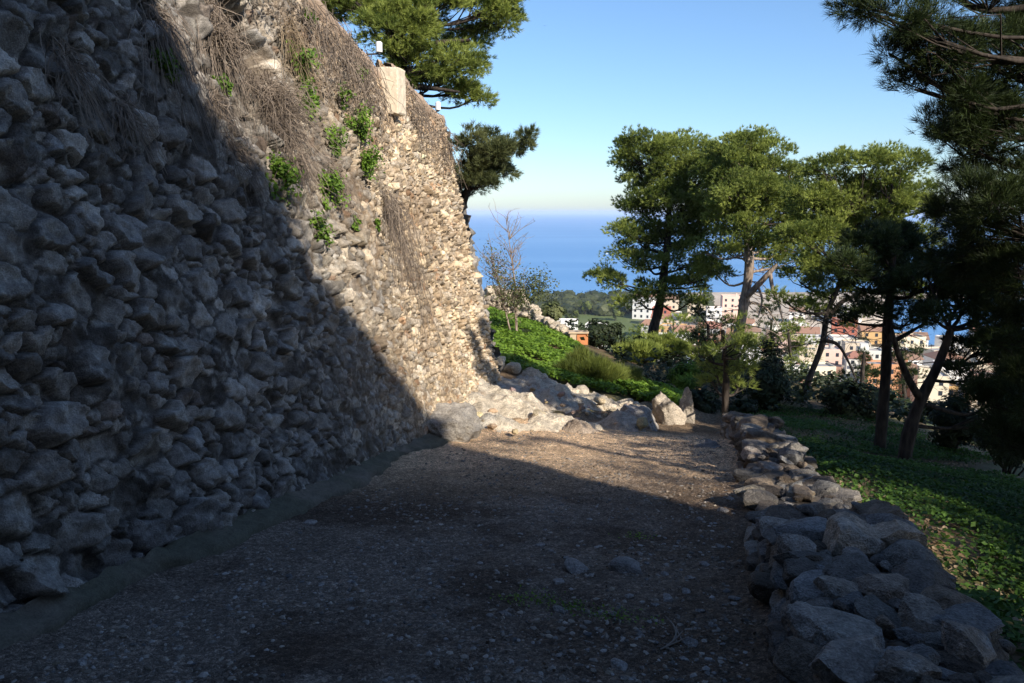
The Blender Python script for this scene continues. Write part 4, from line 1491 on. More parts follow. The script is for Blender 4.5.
def twig_bush(px, py, rp, n, seed, label, down=.9, length=1.0, mat='dryveg', thick=.004, name='dry_bush', spread=.8):
    r = np.random.default_rng(seed)
    P, s, h = on_wall(px, py)
    R = rp * P[1] / FPX
    mb = MB()
    for q in range(n):
        a = P + TT * r.normal() * R * .35 + VV * r.normal() * R * .3 + NW * .02
        d = nrm(TT * r.normal() * spread + VV * r.normal() * .5 + NW * abs(r.normal()) * .7)
        ln = R * length * r.uniform(.5, 1.5)
        k = 7
        t = np.linspace(0, 1, k)[:, None]
        p = a + d * ln * t + np.array([0, 0, -1.]) * (down * ln * t ** 1.7) + np.cumsum(r.normal(size=(k, 3)) * ln * .085, axis=0)
        dp = (p - AX0) @ NW
        p = p + np.maximum(.05 - dp, 0)[:, None] * NW
        mb.tube(p, np.linspace(thick, thick * .4, k), 3, val=r.uniform(.1, 1))
        if r.random() < .5:
            f = p[r.integers(2, 6)]
            g = f + nrm(d + r.normal(size=3) * .7) * ln * .35
            mb.tube(np.array([f, (f + g) / 2 + r.normal(size=3) * .01, g]), [thick * .6, thick * .5, thick * .3], 3, val=r.uniform(.1, 1))
    o = mb.obj(name, M[mat], None, P)
    return tag(o, label, 'dry plant', 'dry plants hanging on the fortress wall')


twig_bush(214, 38, 20, 420, 613, 'dense dry bush added left of the dark cavity to shade it', .5, .9, 'dryveg', .006)  # added bush, its shadow darkens the cavity
twig_bush(268, 100, 34, 420, 601, 'big tangled bush of grey dry twigs hanging below the dark cavity', .8, 1.1)
twig_bush(246, 82, 16, 90, 602, 'dry twig tangle inside the mouth of the dark cavity', .7, 1.)
twig_bush(285, 145, 24, 190, 603, 'dry twigs trailing beneath the big grey tangle', 1.2, 1.1)
twig_bush(150, 15, 22, 150, 604, 'pale dry stems hanging down from the top left of the wall', 2.2, 1.6)
twig_bush(212, 105, 20, 130, 605, 'sparse dry twigs on the wall left of the big tangle', .9, 1.)
twig_bush(285, 28, 20, 90, 606, 'reddish dry stems hanging right of the dark cavity', 2.0, 1.2, 'straw')
twig_bush(230, 150, 22, 110, 607, 'dry twigs along the shadow edge under the small green plants', 1.2, 1.1)
twig_bush(385, 200, 20, 120, 608, 'long dry strands trailing down below the whitewashed pier', 2.6, 2.0)
twig_bush(60, 60, 26, 90, 609, 'dark dry stems in deep shade at the far left of the wall', 1.6, 1.2)
twig_bush(205, 10, 26, 140, 610, 'dry stems hanging from the upper wall above the small green plant', 2.0, 1.2)
twig_bush(120, 110, 20, 80, 611, 'shaded dry stems left of the upright green plant', 1.5, 1.2)
twig_bush(330, 172, 18, 90, 612, 'dry twigs between two green plants below the large leafy one', 1.2, 1.2)


def dry_curtain(s0, s1, drop, n, seed, label, mat='straw'):
    r = np.random.default_rng(seed)
    mb = MB()
    n = int(n * .28)
    for q in range(n):
        s = r.uniform(s0, s1)
        g = float(vnoise(np.array([[s * 3.1, seed * 1.7, 0]]), 5)[0])
        if g < r.uniform(-.6, .35):
            continue
        ht = float(top_h(np.array([s]))[0]) + r.uniform(-.55, -.06)
        a = wall_pt(np.array(s), np.array(ht)) + NW * r.uniform(.05, .12)
        ln = drop * r.uniform(.2, .75) * (1 + .7 * g)
        k = 6
        t = np.linspace(0, 1, k)[:, None]
        p = a - VV * ln * t + TT * (r.normal() * .42 * ln * t) + NW * (.05 * np.sin(t * 3.1) + .02) + np.cumsum(r.normal(size=(k, 3)) * .045, axis=0)
        mb.tube(p, np.linspace(.005, .002, k), 3, val=r.uniform(0, 1))
    # withered leaves caught in the stems
    m = int(n * 11)
    sl_ = r.uniform(s0, s1, m)
    dn = drop * 1.15 * r.random(m) ** 1.3
    ok = vnoise(np.column_stack([sl_ * 2.3, dn * 2.3, 0 * sl_ + seed]), 6) > -.25
    sl_, dn = sl_[ok], dn[ok]
    C = wall_pt(sl_, top_h(sl_) - dn) + NW * r.uniform(.05, .16, (len(sl_), 1))
    V, F, v = leaflets(C, NW + r.normal(size=C.shape) * .8, .015, r)
    mb.add(V, [F], val=v)
    P = wall_pt(np.array((s0 + s1) / 2), np.array(5.))
    o = mb.obj('dry_grass_curtain', M[mat], None, P)
    return tag(o, label, 'dry plant', 'dry plants hanging on the fortress wall')


dry_curtain(3.0, 5.4, .8, 900, 621, 'curtain of brown dry grass under the coping, nearest the camera', 'dryveg')
dry_curtain(5.4, 7.45, 1.1, 1500, 622, 'thick curtain of brown dry grass just left of the whitewashed pier', 'dryveg')
dry_curtain(8.6, 10.2, .9, 420, 623, 'curtain of brown dry grass just right of the whitewashed pier', 'dryveg')
dry_curtain(10.1, 11.0, 1.1, 160, 624, 'narrow curtain of dry grass at the far corner of the wall', 'dryveg')


# floodlights on the parapet
def floodlight(px, py, Y, label):
    c = W(px, py, Y)
    root = empty('floodlight', c - np.array([0, 0, .06]), label, 'floodlight')
    mb = MB()
    mb.tube([c + [0, 0, -.075], c + [0, 0, -.07], c + [0, 0, .06], c + [0, 0, .075]], [.03, .048, .048, .03], 12)
    mb.obj('housing', M['lampwhite'], root)
    mb = MB()
    mb.tube([c + [0, 0, -.085], c + [0, 0, -.075]], [.03, .03], 10)
    mb.obj('collar', M['metal'], root)
    mb = MB()
    mb.tube([c + [-.45, .1, -.10], c + [-.2, .03, -.10], c + [0, 0, -.09]], .014, 6)
    mb.tube([c + [0, 0, -.10], c + [0, 0, -.06]], .02, 6)
    mb.obj('bracket', M['metal'], root)


floodlight(379, 47, 12.1, 'white floodlight on a dark bracket at the parapet step above the pier')
floodlight(438, 106, 15.0, 'white floodlight on a bracket near the far end of the parapet')

# ------------------------------------------------------------------ ground cover
def cover(name, label, xy, size, seed, mat='clover', hgt=.12, dense=None):
    r = np.random.default_rng(seed)
    x, y = xy[:, 0], xy[:, 1]
    z = (path_z(x, y) + .004) if name.startswith('path') else H(x, y) + .02
    lump = fbm(xy * 1.6, 3, seed)
    hh = hgt * (1 + .7 * lump)
    C = np.column_stack([x, y, z + hh * r.uniform(.3, 1., len(x))])
    v = np.clip(.5 + .6 * fbm(xy * 2.3 + 9, 3, seed + 1) + r.normal(size=len(x)) * .2, 0, 1)
    V, F, vv = leaflets(C, r.normal(size=(len(x), 3)) * .45 + np.array([0, 0, 1.]), size, r, v, .8)
    return tag(mesh_obj(name, V, [F], M[mat], val=vv), label, 'ground cover', kind='stuff')


def scatter_poly(poly, n, seed):
    r = np.random.default_rng(seed)
    poly = np.array(poly)
    lo, hi = poly.min(0), poly.max(0)
    q = r.uniform(lo, hi, (n * 3, 2))
    ins = np.zeros(len(q), bool)
    j = len(poly) - 1
    for i in range(len(poly)):
        a, b = poly[i], poly[j]
        c = ((a[1] > q[:, 1]) != (b[1] > q[:, 1])) & (q[:, 0] < (b[0] - a[0]) * (q[:, 1] - a[1]) / (b[1] - a[1] + 1e-9) + a[0])
        ins ^= c
        j = i
    return q[ins][:n]


poly = [(-.6, 15.4), (1.0, 15.6), (2.3, 15.6), (2.5, 17.5), (2.2, 21), (2.0, 24), (.8, 26.5), (-1.8, 27), (-4, 24), (-3, 17)]
xy = scatter_poly(poly, 52000, 71)
xy = xy[fbm(xy * .8, 3, 72) > -.42]
cover('clover_bank', 'bright green clover covering the sunlit bank beyond the wall corner', xy, .045, 73, hgt=.14)
poly = [(2.5, 15.4), (3.5, 15.8), (4.0, 17.5), (3.6, 19.5), (2.4, 19.5), (2.2, 17)]
cover('clover_mound', 'lush green clover on the mound above the upright slabs', scatter_poly(poly, 16000, 74), .04, 75, hgt=.22)
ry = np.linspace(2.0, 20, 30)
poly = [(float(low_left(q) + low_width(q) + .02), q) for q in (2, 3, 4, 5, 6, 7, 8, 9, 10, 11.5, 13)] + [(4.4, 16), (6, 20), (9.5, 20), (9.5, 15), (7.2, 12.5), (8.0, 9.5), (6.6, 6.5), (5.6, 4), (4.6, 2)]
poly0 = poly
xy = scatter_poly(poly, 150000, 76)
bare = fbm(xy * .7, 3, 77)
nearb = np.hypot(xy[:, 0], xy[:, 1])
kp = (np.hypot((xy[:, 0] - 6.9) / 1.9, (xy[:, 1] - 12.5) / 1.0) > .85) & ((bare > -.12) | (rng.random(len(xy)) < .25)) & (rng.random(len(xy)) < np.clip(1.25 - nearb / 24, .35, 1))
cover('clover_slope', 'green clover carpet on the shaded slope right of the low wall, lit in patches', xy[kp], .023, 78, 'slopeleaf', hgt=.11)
# fallen pine needles / dead leaves on the slope are part of the soil colour
poly = [(3.2, 19), (10, 17.5), (16, 20), (26, 40), (14, 52), (0, 48), (-4, 34), (1.5, 27)]
xy = scatter_poly(poly, 42000, 82)
xy2 = scatter_poly([(10, 17.5), (9.5, 10), (11, 2), (12, -10), (40, -20), (55, 10), (45, 45), (26, 42), (16, 20)], 26000, 85)
xy = np.vstack([xy, xy2])
xy = xy[fbm(xy * .35, 3, 83) > -.25]
cover('hillside_scrub', 'dark rough scrub covering the hillside that falls away behind the trees', xy, .085, 84, 'darkleaf', hgt=.55)
lt = scatter_poly(poly0, 7000, 86)
cover('leaf_litter', 'dry brown leaf litter and needles lying on the shaded slope', lt, .03, 87, 'straw', hgt=.03)
q = 5200
ly = 2.2 + 9 * rng.random(q) ** 1.4
lu = 1 - .42 * rng.random(q) ** 1.6
xy = np.column_stack([path_left(ly) * (1 - lu) + path_right(ly) * lu, ly])
xy = xy[fbm(xy * 2.1, 3, 88) > -.1]
cover('path_litter', 'brown leaf litter gathered along the low-wall side of the path', xy, .012, 89, 'dryveg', hgt=.012)
# small weeds at path edge
wr = np.random.default_rng(79)
pts = []
for px, py in ((560, 612), (600, 622), (630, 626), (640, 540), (536, 604), (575, 614), (520, 606)):
    r_ = ray(px, py)
    P = r_ * (-1.6 / (r_[2] + .14 * r_[1]))
    pts.append(P[:2] + wr.normal(size=(70, 2)) * np.array([.07, .05]))
xy = np.vstack(pts)
cover('path_weeds', 'sparse tiny green weeds growing in the path gravel', xy, .008, 80, hgt=.02)

# ------------------------------------------------------------------ bank structures
# ruined wall on the bank skyline
rw = np.random.default_rng(81)
line = smooth_path([(470, 300, 28), (500, 298, 27.5), (520, 303, 27), (535, 318, 26.5), (550, 336, 25.5), (564, 346, 25.)], 95)
root = empty('ruined_wall', W(515, 310, 27), 'crumbling pale stone wall on the skyline of the bank beside the bare sapling', 'wall')
mb = MB()
for k, (px, py, Y) in enumerate(line):
    c = W(px, py, Y)
    gz = h1(c[0], c[1])
    top = c[2] + .22 + .15 * float(vnoise(np.array([[k * .21, 0, 0]]), 4)[0])
    if px > 540:
        top = gz + .28
    zc = gz - .1
    while zc < top:
        s_ = rw.uniform(.12, .30)
        V, F = rock((s_ * 1.2, s_, s_ * .8), 2, int(rw.integers(1e6)), .5, .12, 1.6, rotm(0, 0, rw.uniform(0, 3)))
        mb.add(V + [c[0] + rw.normal() * .05, c[1] + rw.normal() * .1, zc + s_ * .3], [F], col=np.array([.54, .46, .36]) * rw.uniform(.65, 1.15))
        zc += s_ * .42
mb.obj('stonework', M['stone'], root)

# small two-tone gatepost
c = W(578, 346, 24.5)
gz = h1(c[0], c[1])
root = empty('gatepost', (c[0], c[1], gz), 'small squat gatepost, cream on the left side and orange on the right', 'gatepost')
hgt = c[2] + .42 - gz
mb = MB()
mb.box((c[0] - .16, c[1], gz + hgt / 2), (.2, .3, hgt))
mb.obj('cream_side', M['cream'], root)
mb = MB()
mb.box((c[0] + .12, c[1] - .02, gz + hgt / 2 - .02), (.34, .32, hgt - .04))
mb.obj('orange_side', M['terracotta'], root)
mb = MB()
mb.box((c[0], c[1], gz + hgt + .025), (.62, .4, .05))
mb.obj('cap', M['cream'], root)

# ------------------------------------------------------------------ town
town_mats = {
    'white': (.80, .78, .74), 'cream': (.72, .62, .46), 'pale pink': (.68, .48, .40), 'ochre': (.60, .38, .17), 'orange': (.55, .27, .14), 'pale grey': (.52, .51, .50),
    'sand': (.60, .50, .38), 'brick red': (.42, .15, .10), 'off-white': (.70, .67, .60)}
TM = {k: mat_plain('plaster_' + k.replace(' ', '_').replace('-', '_'), v, .9, .08, .4, bump=0) for k, v in town_mats.items()}
RM = {'terracotta': mat_plain('roof_terracotta', (.33, .185, .125), .9, .25, .8, bump=0), 'brown': mat_plain('roof_brown', (.26, .16, .11), .9, .25, .8, bump=0),
      'red': mat_plain('roof_red', (.34, .16, .115), .9, .25, .8, bump=0), 'grey': mat_plain('roof_grey', (.36, .34, .32), .9, .15, .8, bump=0), 'pale': mat_plain('roof_pale', (.55, .50, .44), .9, .15, .8, bump=0)}
GLASS = mat_plain('window_dark', (.03, .035, .045), .2, .1, 2., bump=0)
WIN_ME = None


def window_mesh():
    mb = MB()
    mb.box((0, 0, 0), (1.1, .12, 1.4))
    o = mb.obj('window', GLASS)
    me = o.data
    bpy.data.objects.remove(o)
    return me


WIN_ME = window_mesh()


def house(P, w, d, h, rz, wall, roof, rcol, feature, label, seed):
    r = np.random.default_rng(seed)
    root = empty('town_house', P, label, 'house', 'houses of the town below the hill')
    root.rotation_euler = (0, 0, rz)

    def part(name, mb, mat):
        o = mb.obj(name, mat)
        o.parent = root
        return o
    mb = MB()
    mb.box((0, 0, h / 2 - .5), (w, d, h + 1))
    if roof == 'flat':
        for (cx, cy, sx, sy) in ((0, -d / 2 + .12, w, .24), (0, d / 2 - .12, w, .24), (-w / 2 + .12, 0, .24, d - .5), (w / 2 - .12, 0, .24, d - .5)):
            mb.box((cx, cy, h + .35), (sx, sy, .7))
        part('wall', mb, TM[wall])
        mb = MB()
        mb.box((0, 0, h + .06), (w - .5, d - .5, .1))
        rf = part('roof', mb, RM[rcol])
        rt = h
    else:
        part('wall', mb, TM[wall])
        e = .45
        rh = d * .24
        x0, y0 = w / 2 + e, d / 2 + e
        inset = 0 if roof == 'gable' else min(w * .35, d * .5)
        V = np.array([[-x0, -y0, h], [x0, -y0, h], [x0, y0, h], [-x0, y0, h], [-x0 + inset, 0, h + rh], [x0 - inset, 0, h + rh], [-x0, -y0, h + .15], [x0, -y0, h + .15], [x0, y0, h + .15], [-x0, y0, h + .15]])
        V[4:6, 2] += .15
        mb = MB()
        mb.add(V, [np.array([[0, 1, 7, 6], [1, 2, 8, 7], [2, 3, 9, 8], [3, 0, 6, 9], [6, 7, 5, 4], [8, 9, 4, 5], [3, 2, 1, 0]]), np.array([[7, 8, 5], [9, 6, 4]])])
        rf = part('roof', mb, RM[rcol])
        rt = h + rh * .5
    if feature == 'chimney':
        mb = MB()
        mb.box((w * .25, d * .1, rt + .9), (.8, .8, 1.8))
        o = part('chimney', mb, TM[wall])
    elif feature == 'stair hut':
        mb = MB()
        mb.box((-w * .2, d * .15, rt + 1.2), (3., 3., 2.2))
        part('stair_hut', mb, TM[wall])
    elif feature == 'water tank':
        mb = MB()
        mb.tube([(w * .2, 0, rt + .15), (w * .2, 0, rt + 1.6)], .8, 10)
        mb.box((w * .2, 0, rt + 1.65), (1., 1., .1))
        part('water_tank', mb, RM['grey'])
    elif feature == 'balcony':
        mb = MB()
        mb.box((0, -d / 2 - .6, h * .55), (w * .6, 1.2, .2))
        mb.box((0, -d / 2 - 1.15, h * .55 + .55), (w * .6, .1, .9))
        part('balcony', mb, TM['pale grey'])
    elif feature == 'awning':
        mb = MB()
        mb.box((0, -d / 2 - .7, 2.8), (w * .6, 1.4, .12))
        part('awning', mb, RM['red'])
    st = max(1, int(h // 3.1))
    nw = max(2, int(w // 3.4))
    for f in range(st):
        for q in range(nw):
            o = bpy.data.objects.new('window', WIN_ME)
            o.location = (-w / 2 + (q + .5) * w / nw, -d / 2 - .02, 1.7 + f * 3.05)
            o.parent = root
            COL.objects.link(o)
    return root


def town():
    r = np.random.default_rng(91)
    words_st = {1: 'single-storey', 2: 'two-storey', 3: 'three-storey', 4: 'four-storey'}
    used = set()
    placed = []
    n = 0
    rows = []
    for Yr in np.arange(240, 470, 15.5):
        xr = Yr * .03
        while xr < Yr * .72:
            rows.append((xr + r.normal() * 1.6, Yr + r.normal() * 1.6))
            xr += r.uniform(12.5, 17)
    for (x, y) in rows:
        q = x / y
        if q < .055 or (q < .15 and y > 405):
            continue
        if q < .17 and (r.random() < .60):
            continue
        if y > 368 and q > .215 and r.random() < .75:
            continue
        if float(harbour(np.array([x]), np.array([y]))[0]) > .01 or (q > .44 and 340 < y < 560):
            continue
        if r.random() < .08:
            continue
        for _ in range(60):
            wall = r.choice(list(town_mats), p=[.36, .12, .09, .05, .05, .08, .09, .04, .12])
            if q < .15:
                wall = 'white' if r.random() < .6 else 'off-white'
            roof = r.choice(['flat', 'gable', 'hip'], p=[.5, .32, .18])
            rc = r.choice(['grey', 'pale', 'terracotta'], p=[.3, .4, .3]) if roof == 'flat' else r.choice(['terracotta', 'brown', 'red'], p=[.6, .2, .2])
            feat = r.choice(['none', 'chimney', 'stair hut', 'water tank', 'balcony', 'awning'])
            if roof != 'flat' and feat in ('stair hut', 'water tank'):
                continue
            st = int(r.choice([1, 2, 3, 4], p=[.18, .48, .28, .06]))
            key = (wall, roof, rc, feat, st)
            if key not in used:
                break
        if key in used:
            continue
        used.add(key)
        w, d = r.uniform(7.5, 11.5), r.uniform(7, 10)
        rt = {'flat': 'flat %s roof' % {'grey': 'grey', 'pale': 'pale', 'terracotta': 'tiled'}.get(rc), 'gable': '%s gabled roof' % rc, 'hip': '%s hipped roof' % rc}[roof]
        ft = {'none': '', 'chimney': ' and chimney', 'stair hut': ' and rooftop stair hut', 'water tank': ' and grey water tank', 'balcony': ' and front balcony', 'awning': ' and red awning'}[feat]
        lb = '%s %s house with %s%s in the town' % (words_st[st], wall, rt, ft)
        rz = math.radians(-12 + r.normal() * 9)
        house((x, y, h1(x, y)), w, d, st * 3.1, rz, wall, roof, rc, feat, lb, 700 + n)
        n += 1
    return n


town()

# far coastal wood: one dark mass of small trees
wr = np.random.default_rng(95)
mb = MB()
for k in range(150):
    px = wr.uniform(535, 705)
    Y = wr.uniform(455, 535)
    x = (px - 512) / FPX * Y / CP
    z = h1(x, Y)
    R = wr.uniform(2.2, 5.)
    V, F = ICO[2]
    V = V * (1 + .35 * fbm(V * 1.7 + k * 3.1, 3, 9))[:, None] * [R * 1.2, R * 1.2, R * .85] + [x, Y, z + R * .6]
    mb.add(V, [F], val=wr.random())
    C = V[wr.integers(0, len(V), 220)]
    a, b, v = leaflets(C + wr.normal(size=C.shape) * .4, wr.normal(size=C.shape) + [0, 0, .6], .5, wr, np.full(len(C), wr.random()))
    mb.add(a, [b], val=v)
tag(mb.obj('coastal_wood', M['coastal']), 'dark green wood along the far shore at the left of the town', 'wood', kind='stuff')

# trees of the town and lower slope
tr_ = np.random.default_rng(97)
tl = ['round dark green tree among white houses, left part of the town', 'round tree on the field behind the gatepost', 'tall round tree in a gap between roofs, centre of the town', 'small bushy tree near the shore houses',
      'bushy tree under the low branch of the broad pine', 'dull green tree beside the pale harbour ground', 'round tree between red roofs seen past the leaning trunk', 'bushy tree left of the straight dark trunk, among houses',
      'small tree at the near edge of the town', 'round tree in the field by the coastal wood']
for k, (px, py) in enumerate([(560, 338), (570, 322), (690, 350), (615, 318), (640, 312), (700, 322), (790, 375), (860, 352), (715, 395), (585, 312)]):
    r_ = ray(px, py)
    P = r_ * (-57. / r_[2])
    P[2] = h1(P[0], P[1])
    root = empty('town_tree', P, tl[k], 'tree', 'trees of the town')
    mb = MB()
    mb.tube([P + [0, 0, -.3], P + [.1, 0, 2.], P + [.1, .1, 4.]], [.3, .22, .12], 7)
    mb.obj('trunk', M['bark'], root, smooth=True)
    n = 1500
    cl = tr_.normal(size=(16, 3)) * [1.9, 1.9, 1.2] + [0, 0, 5.2]
    id_ = tr_.integers(0, 16, n)
    C = P + cl[id_] + nrm(tr_.normal(size=(n, 3))) * tr_.random((n, 1)) ** .4 * 1.4
    V, F, v = leaflets(C, C - P - [0, 0, 4], .42, tr_, np.clip(tr_.random(16)[id_] * .8 + tr_.normal(size=n) * .1, 0, 1))
    mesh_obj('crown', V, [F], M['broom'], root, val=v)

# boats far out
def boat(px, py, L, label):
    r_ = ray(px, py)
    P = r_ * (SEA_Z / r_[2])
    root = empty('sailing_boat', P, label, 'boat')
    t = np.linspace(0, 1, 9)
    wd = L * .15 * np.sin(np.clip(t * .85 + .15, 0, 1) * math.pi) ** .6
    rows = []
    for zz, k in ((-.3, .3), (.9, 1.)):
        rows.append(np.column_stack([P[0] + (t - .5) * L, P[1] - wd * k, P[2] + zz + 0 * t]))
        rows.append(np.column_stack([P[0] + (t - .5) * L, P[1] + wd * k, P[2] + zz + 0 * t]))
    V = np.vstack(rows)
    F = []
    for a, b in ((0, 2), (1, 3), (2, 3), (0, 1)):
        F += [[a * 9 + i, a * 9 + i + 1, b * 9 + i + 1, b * 9 + i] for i in range(8)]
    mesh_obj('hull', V, [np.array(F)], M['lampwhite'], root)
    mb = MB()
    mb.tube([P + [0, 0, .5], P + [0, 0, L * 1.2]], L * .012, 6)
    mb.obj('mast', M['metal'], root)
    mb = MB()
    V = np.array([[.05, 0, .16], [.05, 0, 1.15], [-.42, .08, .16], [.05, .02, .16], [.05, .02, 1.15], [-.42, .1, .16]]) * L + P
    mb.add(V, [np.array([[0, 1, 2], [3, 5, 4]]), np.array([[0, 2, 5, 3], [1, 0, 3, 4], [2, 1, 4, 5]])])
    mb.obj('sail', M['lampwhite'], root)


boat(607, 254, 3.2, 'tiny white sailing boat on the sea left of the broad pine')
boat(519, 222, 9, 'tiny white sail close under the horizon above the bare sapling')

# bird
c = W(545, 26, 170)
mb = MB()
V = np.array([[0, -.18, 0], [0, .2, .02], [.07, 0, .04], [-.07, 0, .04], [0, 0, -.05], [.5, -.08, .16], [.3, .1, .12], [-.5, -.08, .16], [-.3, .1, .12]]) + c
mb.add(V, [np.array([[0, 2, 3], [1, 3, 2], [0, 4, 2], [0, 3, 4], [1, 2, 4], [1, 4, 3], [2, 5, 6], [2, 6, 1], [3, 8, 7], [3, 1, 8]])])
tag(mb.obj('seabird', M['metal'], None, c), 'tiny dark bird gliding in the blue sky right of the big pine', 'bird')

# ------------------------------------------------------------------ unseen tower and pines placed around the camera to cast shade
SUN_AZ, SUN_EL = math.radians(33), math.radians(30)
tw = empty('shade_tower', (-2, -10, h1(-2, -10)), 'massive unseen rubble tower added behind the viewpoint to shade wall and path', 'tower')  # added out of view, outline shaped for the shadow edge
mb = MB()
nx = 160
xs = np.linspace(-16, 11.0, nx)
tops = np.interp(xs, [-16, 0, 6.6, 7.3, 8.2, 10, 10.95, 11.0, 11.3], [12.6, 12.4, 11.6, 10.8, 10.6, 10.25, 10.15, 10.0, 9.0]) + .18 * vnoise(np.column_stack([xs * .9, xs * 0]), 8) + .12 * vnoise(np.column_stack([xs * 3.1, xs * 0]), 9)
rows = []
for yy, bot in ((-8., 1), (-8., 0), (-14., 0), (-14., 1)):
    rows.append(np.column_stack([xs, np.full(nx, yy), np.where(bot, -6., tops)]))
V = np.vstack(rows)
i = np.arange(3)[:, None] * nx + np.arange(nx - 1)[None]
F = np.stack([i, i + 1, i + nx + 1, i + nx], -1).reshape(-1, 4)
ends = np.array([[0, nx, 2 * nx, 3 * nx], [nx - 1, 2 * nx - 1, 3 * nx - 1, 4 * nx - 1]])
mb.add(V, [np.vstack([F, ends])], col=np.array([.38, .33, .27]))
mb.obj('stonework', M['wall'], tw)


def shade_pine(x, y, blobs, seed, label):
    r = np.random.default_rng(seed)
    gz = h1(x, y)
    root = empty('pine_tree', (x, y, gz), label, 'tree', 'pine trees')
    tb = MB()
    top = max(b[2] for b in blobs)
    tp = smooth_path([(x, y, gz - .2), (x + .1, y, gz + 2), (x - .1, y + .1, (gz + top) / 2 + 1), (x, y, top)], 20)
    tb.tube(tp, np.linspace(.25, .08, 20), 8)
    cr = MB()
    for bx, by, bz, R in blobs:
        c = np.array([bx, by, bz])
        j = int(np.argmin(np.abs(tp[:, 2] - bz + R * .6)))
        tb.tube(smooth_path([tp[j], (tp[j] + c) / 2 - [0, 0, .2], c], 7), np.linspace(.08, .03, 7), 5)
        n = int((600 if seed in (801, 807) else 850) * R * R)
        ncl = max(8, int(16 * R * R))
        dr = nrm(r.normal(size=(ncl, 3)))
        cc = c + dr * R * r.uniform(.4, 1, (ncl, 1)) * [1, 1, .75]
        idx = r.integers(0, ncl, n)
        C = cc[idx] + r.normal(size=(n, 3)) * .2
        V, F, v = needles(C, nrm(C - c + [0, 0, .4]), 8, .17, .024, .5, r)
        cr.add(V, [F], val=v)
    tb.obj('trunk', M['bark'], root, smooth=True)
    cr.obj('crown', M['pine_dark'], root)


shade_pine(9.5, 3.0, [(9.5, 3, 1.4, 1.6), (10.5, 2.2, 2.2, 1.5), (8.6, 3.6, 1.6, 1.3), (10.8, 4.4, 1.0, 1.5), (11.6, 3, 2.2, 1.3), (9.2, 2.4, .1, 1.4), (10.2, 3.4, -.6, 1.4)], 801, 'broad low pine out of view to the right of the path')
shade_pine(14.8, 3.5, [(14.6, 3.5, 3, 1.9), (15.4, 3, 5, 1.9), (14.8, 4.2, 6.4, 1.7), (15, 2.6, 1., 1.9), (13.6, 3.4, 1.6, 1.5), (16.3, 4.2, 2.6, 1.9), (13.8, 3.3, 3.6, 1.4)], 802, 'taller pine on the slope out of view beyond the first')
shade_pine(7.2, -1.5, [(7.9, -1.5, .4, .9), (7.4, -1.4, .9, .7), (8.6, -1.8, 1.4, 1.0), (7.8, -2, .0, .9)], 803, 'shorter pine out of view beside the tower')
shade_pine(9.3, 0., [(8.7, 0, .7, 1.2), (9.4, -.4, 1.9, 1.3), (10.4, .3, 2.6, 1.4), (7.5, .3, .4, 1.0), (10.6, 0, 1.1, 1.4), (9.8, .2, 3.6, 1.2), (8.6, .4, -.4, 1.2)], 807, 'bushy pine out of view between the tower and the broad low pine')

shade_pine(11.6, -6.6, [(11.0, -7, 8.9, .28), (11.05, -7, 7.7, .25), (11.0, -7, 6.6, .3), (11.6, -6.6, 3.6, .7), (12, -6.6, 4, .7)], 809, 'thin pine out of view, added to dapple the edge of the tower shadow')  # added foliage that breaks up the tower's shadow edge
shade_pine(5.9, 5.5, [(4.6, 5., .0, .30), (5.3, 5.1, .35, .34), (6.0, 5.2, .7, .38), (5.6, 5.5, 1.0, .3), (4.25, 5, -.5, .22)], 810, 'young pine out of view just right of the low wall')
shade_pine(3.4, -4.6, [(1.2, -2.4, 4.4, 1.7), (3.2, -2., 4.6, 1.8), (4.6, -3.2, 5.0, 1.8), (2.6, -4.6, 5.4, 1.8), (3.2, -.9, 4.0, 1.1), (2.2, -.3, 4.3, 1.4), (4.9, -4.8, 3.4, 1.6)], 804, 'umbrella-shaped pine out of view, added over the viewpoint to block sky light')  # added canopy, cuts sky light on path and low wall
shade_pine(11.5, 8.0, [(11.5, 8, 1.5, 1.8), (12.6, 7.2, 3, 1.8), (11, 7.4, 3.4, 1.6), (11.8, 8.6, 4.6, 1.6), (12.4, 8, .2, 1.6), (10.6, 8, -.6, 1.4), (8.4, 8.6, .5, .9), (8.2, 8.8, -.5, .9)], 805, 'pine out of view on the slope beside the dark foreground pine')
shade_pine(17.5, 6.0, [(17.5, 6, 2, 2.2), (18.6, 5.4, 4.5, 2.2), (16.6, 6.6, 4.6, 2), (17.6, 6, 7.0, 2.1), (17.2, 6.2, 0, 2.)], 806, 'pine out of view, farthest down the right-hand slope')

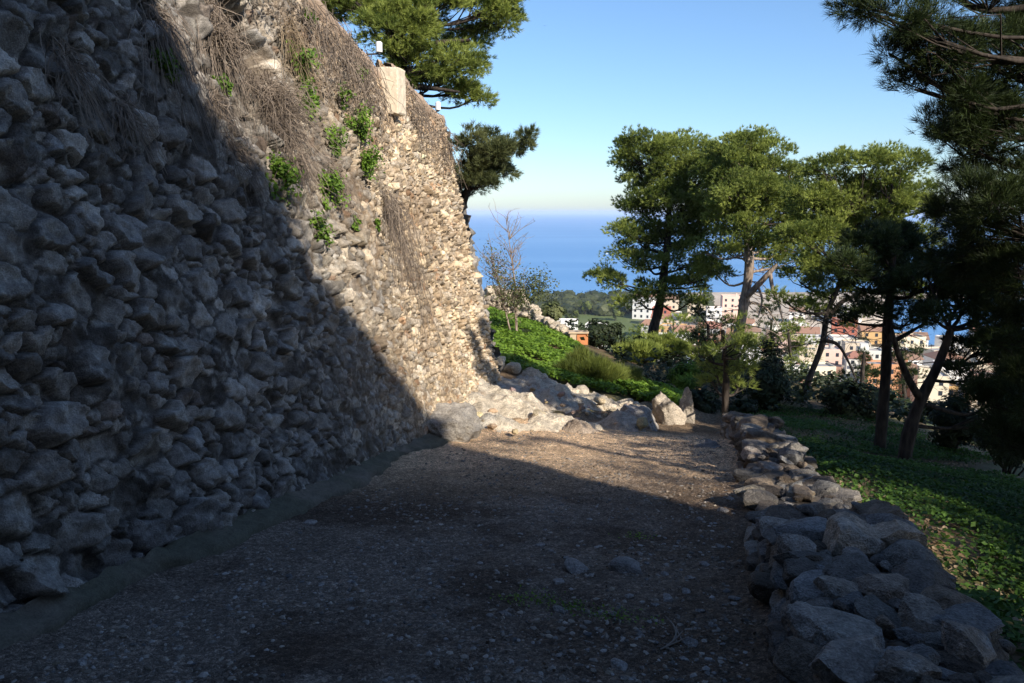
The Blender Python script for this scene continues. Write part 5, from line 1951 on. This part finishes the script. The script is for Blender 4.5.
# ------------------------------------------------------------------ air
mh = bpy.data.materials.new('sea_haze')
mh.use_nodes = True
nth = mh.node_tree
nth.nodes.remove(nth.nodes['Principled BSDF'])
pv = nth.nodes.new('ShaderNodeVolumePrincipled')
pv.inputs['Color'].default_value = (.70, .79, .97, 1)
pv.inputs['Density'].default_value = HAZE
pv.inputs['Anisotropy'].default_value = 0
nth.links.new(pv.outputs[0], nth.nodes['Material Output'].inputs['Volume'])
mb = MB()
mb.box((0, 15000, -26), (67000, 35000, 82))
tag(mb.obj('haze', mh), kind='stuff')

# ------------------------------------------------------------------ light, sky, camera
d = Vector((-math.sin(SUN_AZ) * math.cos(SUN_EL), math.cos(SUN_AZ) * math.cos(SUN_EL), -math.sin(SUN_EL)))
sl = bpy.data.lights.new('sun', 'SUN')
sl.energy = 5.0
sl.angle = math.radians(.53)
sl.color = (1., .91, .77)
so = bpy.data.objects.new('sun', sl)
so.rotation_euler = d.to_track_quat('-Z', 'Y').to_euler()
COL.objects.link(so)

wd_ = bpy.data.worlds.new('World')
scene.world = wd_
wd_.use_nodes = True
nt = wd_.node_tree
bg = nt.nodes['Background']
sky = nt.nodes.new('ShaderNodeTexSky')
sky.sky_type = 'NISHITA'
sky.sun_disc = False
sky.sun_elevation = SUN_EL
sky.sun_rotation = math.pi - SUN_AZ
sky.altitude = 60
sky.air_density = 1.0
sky.dust_density = .5
sky.ozone_density = 6.0
nt.links.new(sky.outputs[0], bg.inputs[0])
bg.inputs[1].default_value = .12

cam = bpy.data.cameras.new('camera')
cam.sensor_width = 36
cam.lens = 36 * FPX / 1024
cam.clip_start = .05
cam.clip_end = 60000
co = bpy.data.objects.new('camera', cam)
co.rotation_euler = (math.pi / 2 - PITCH, 0, 0)
COL.objects.link(co)
scene.camera = co
scene.view_settings.view_transform = 'Standard'
scene.view_settings.look = 'None'
scene.view_settings.exposure = .58
scene.view_settings.gamma = 1
scene.render.engine = 'CYCLES'
scene.cycles.volume_bounces = 1
scene.cycles.max_bounces = 6
scene.cycles.diffuse_bounces = 3
scene.cycles.transparent_max_bounces = 8
scene.cycles.use_denoising = True
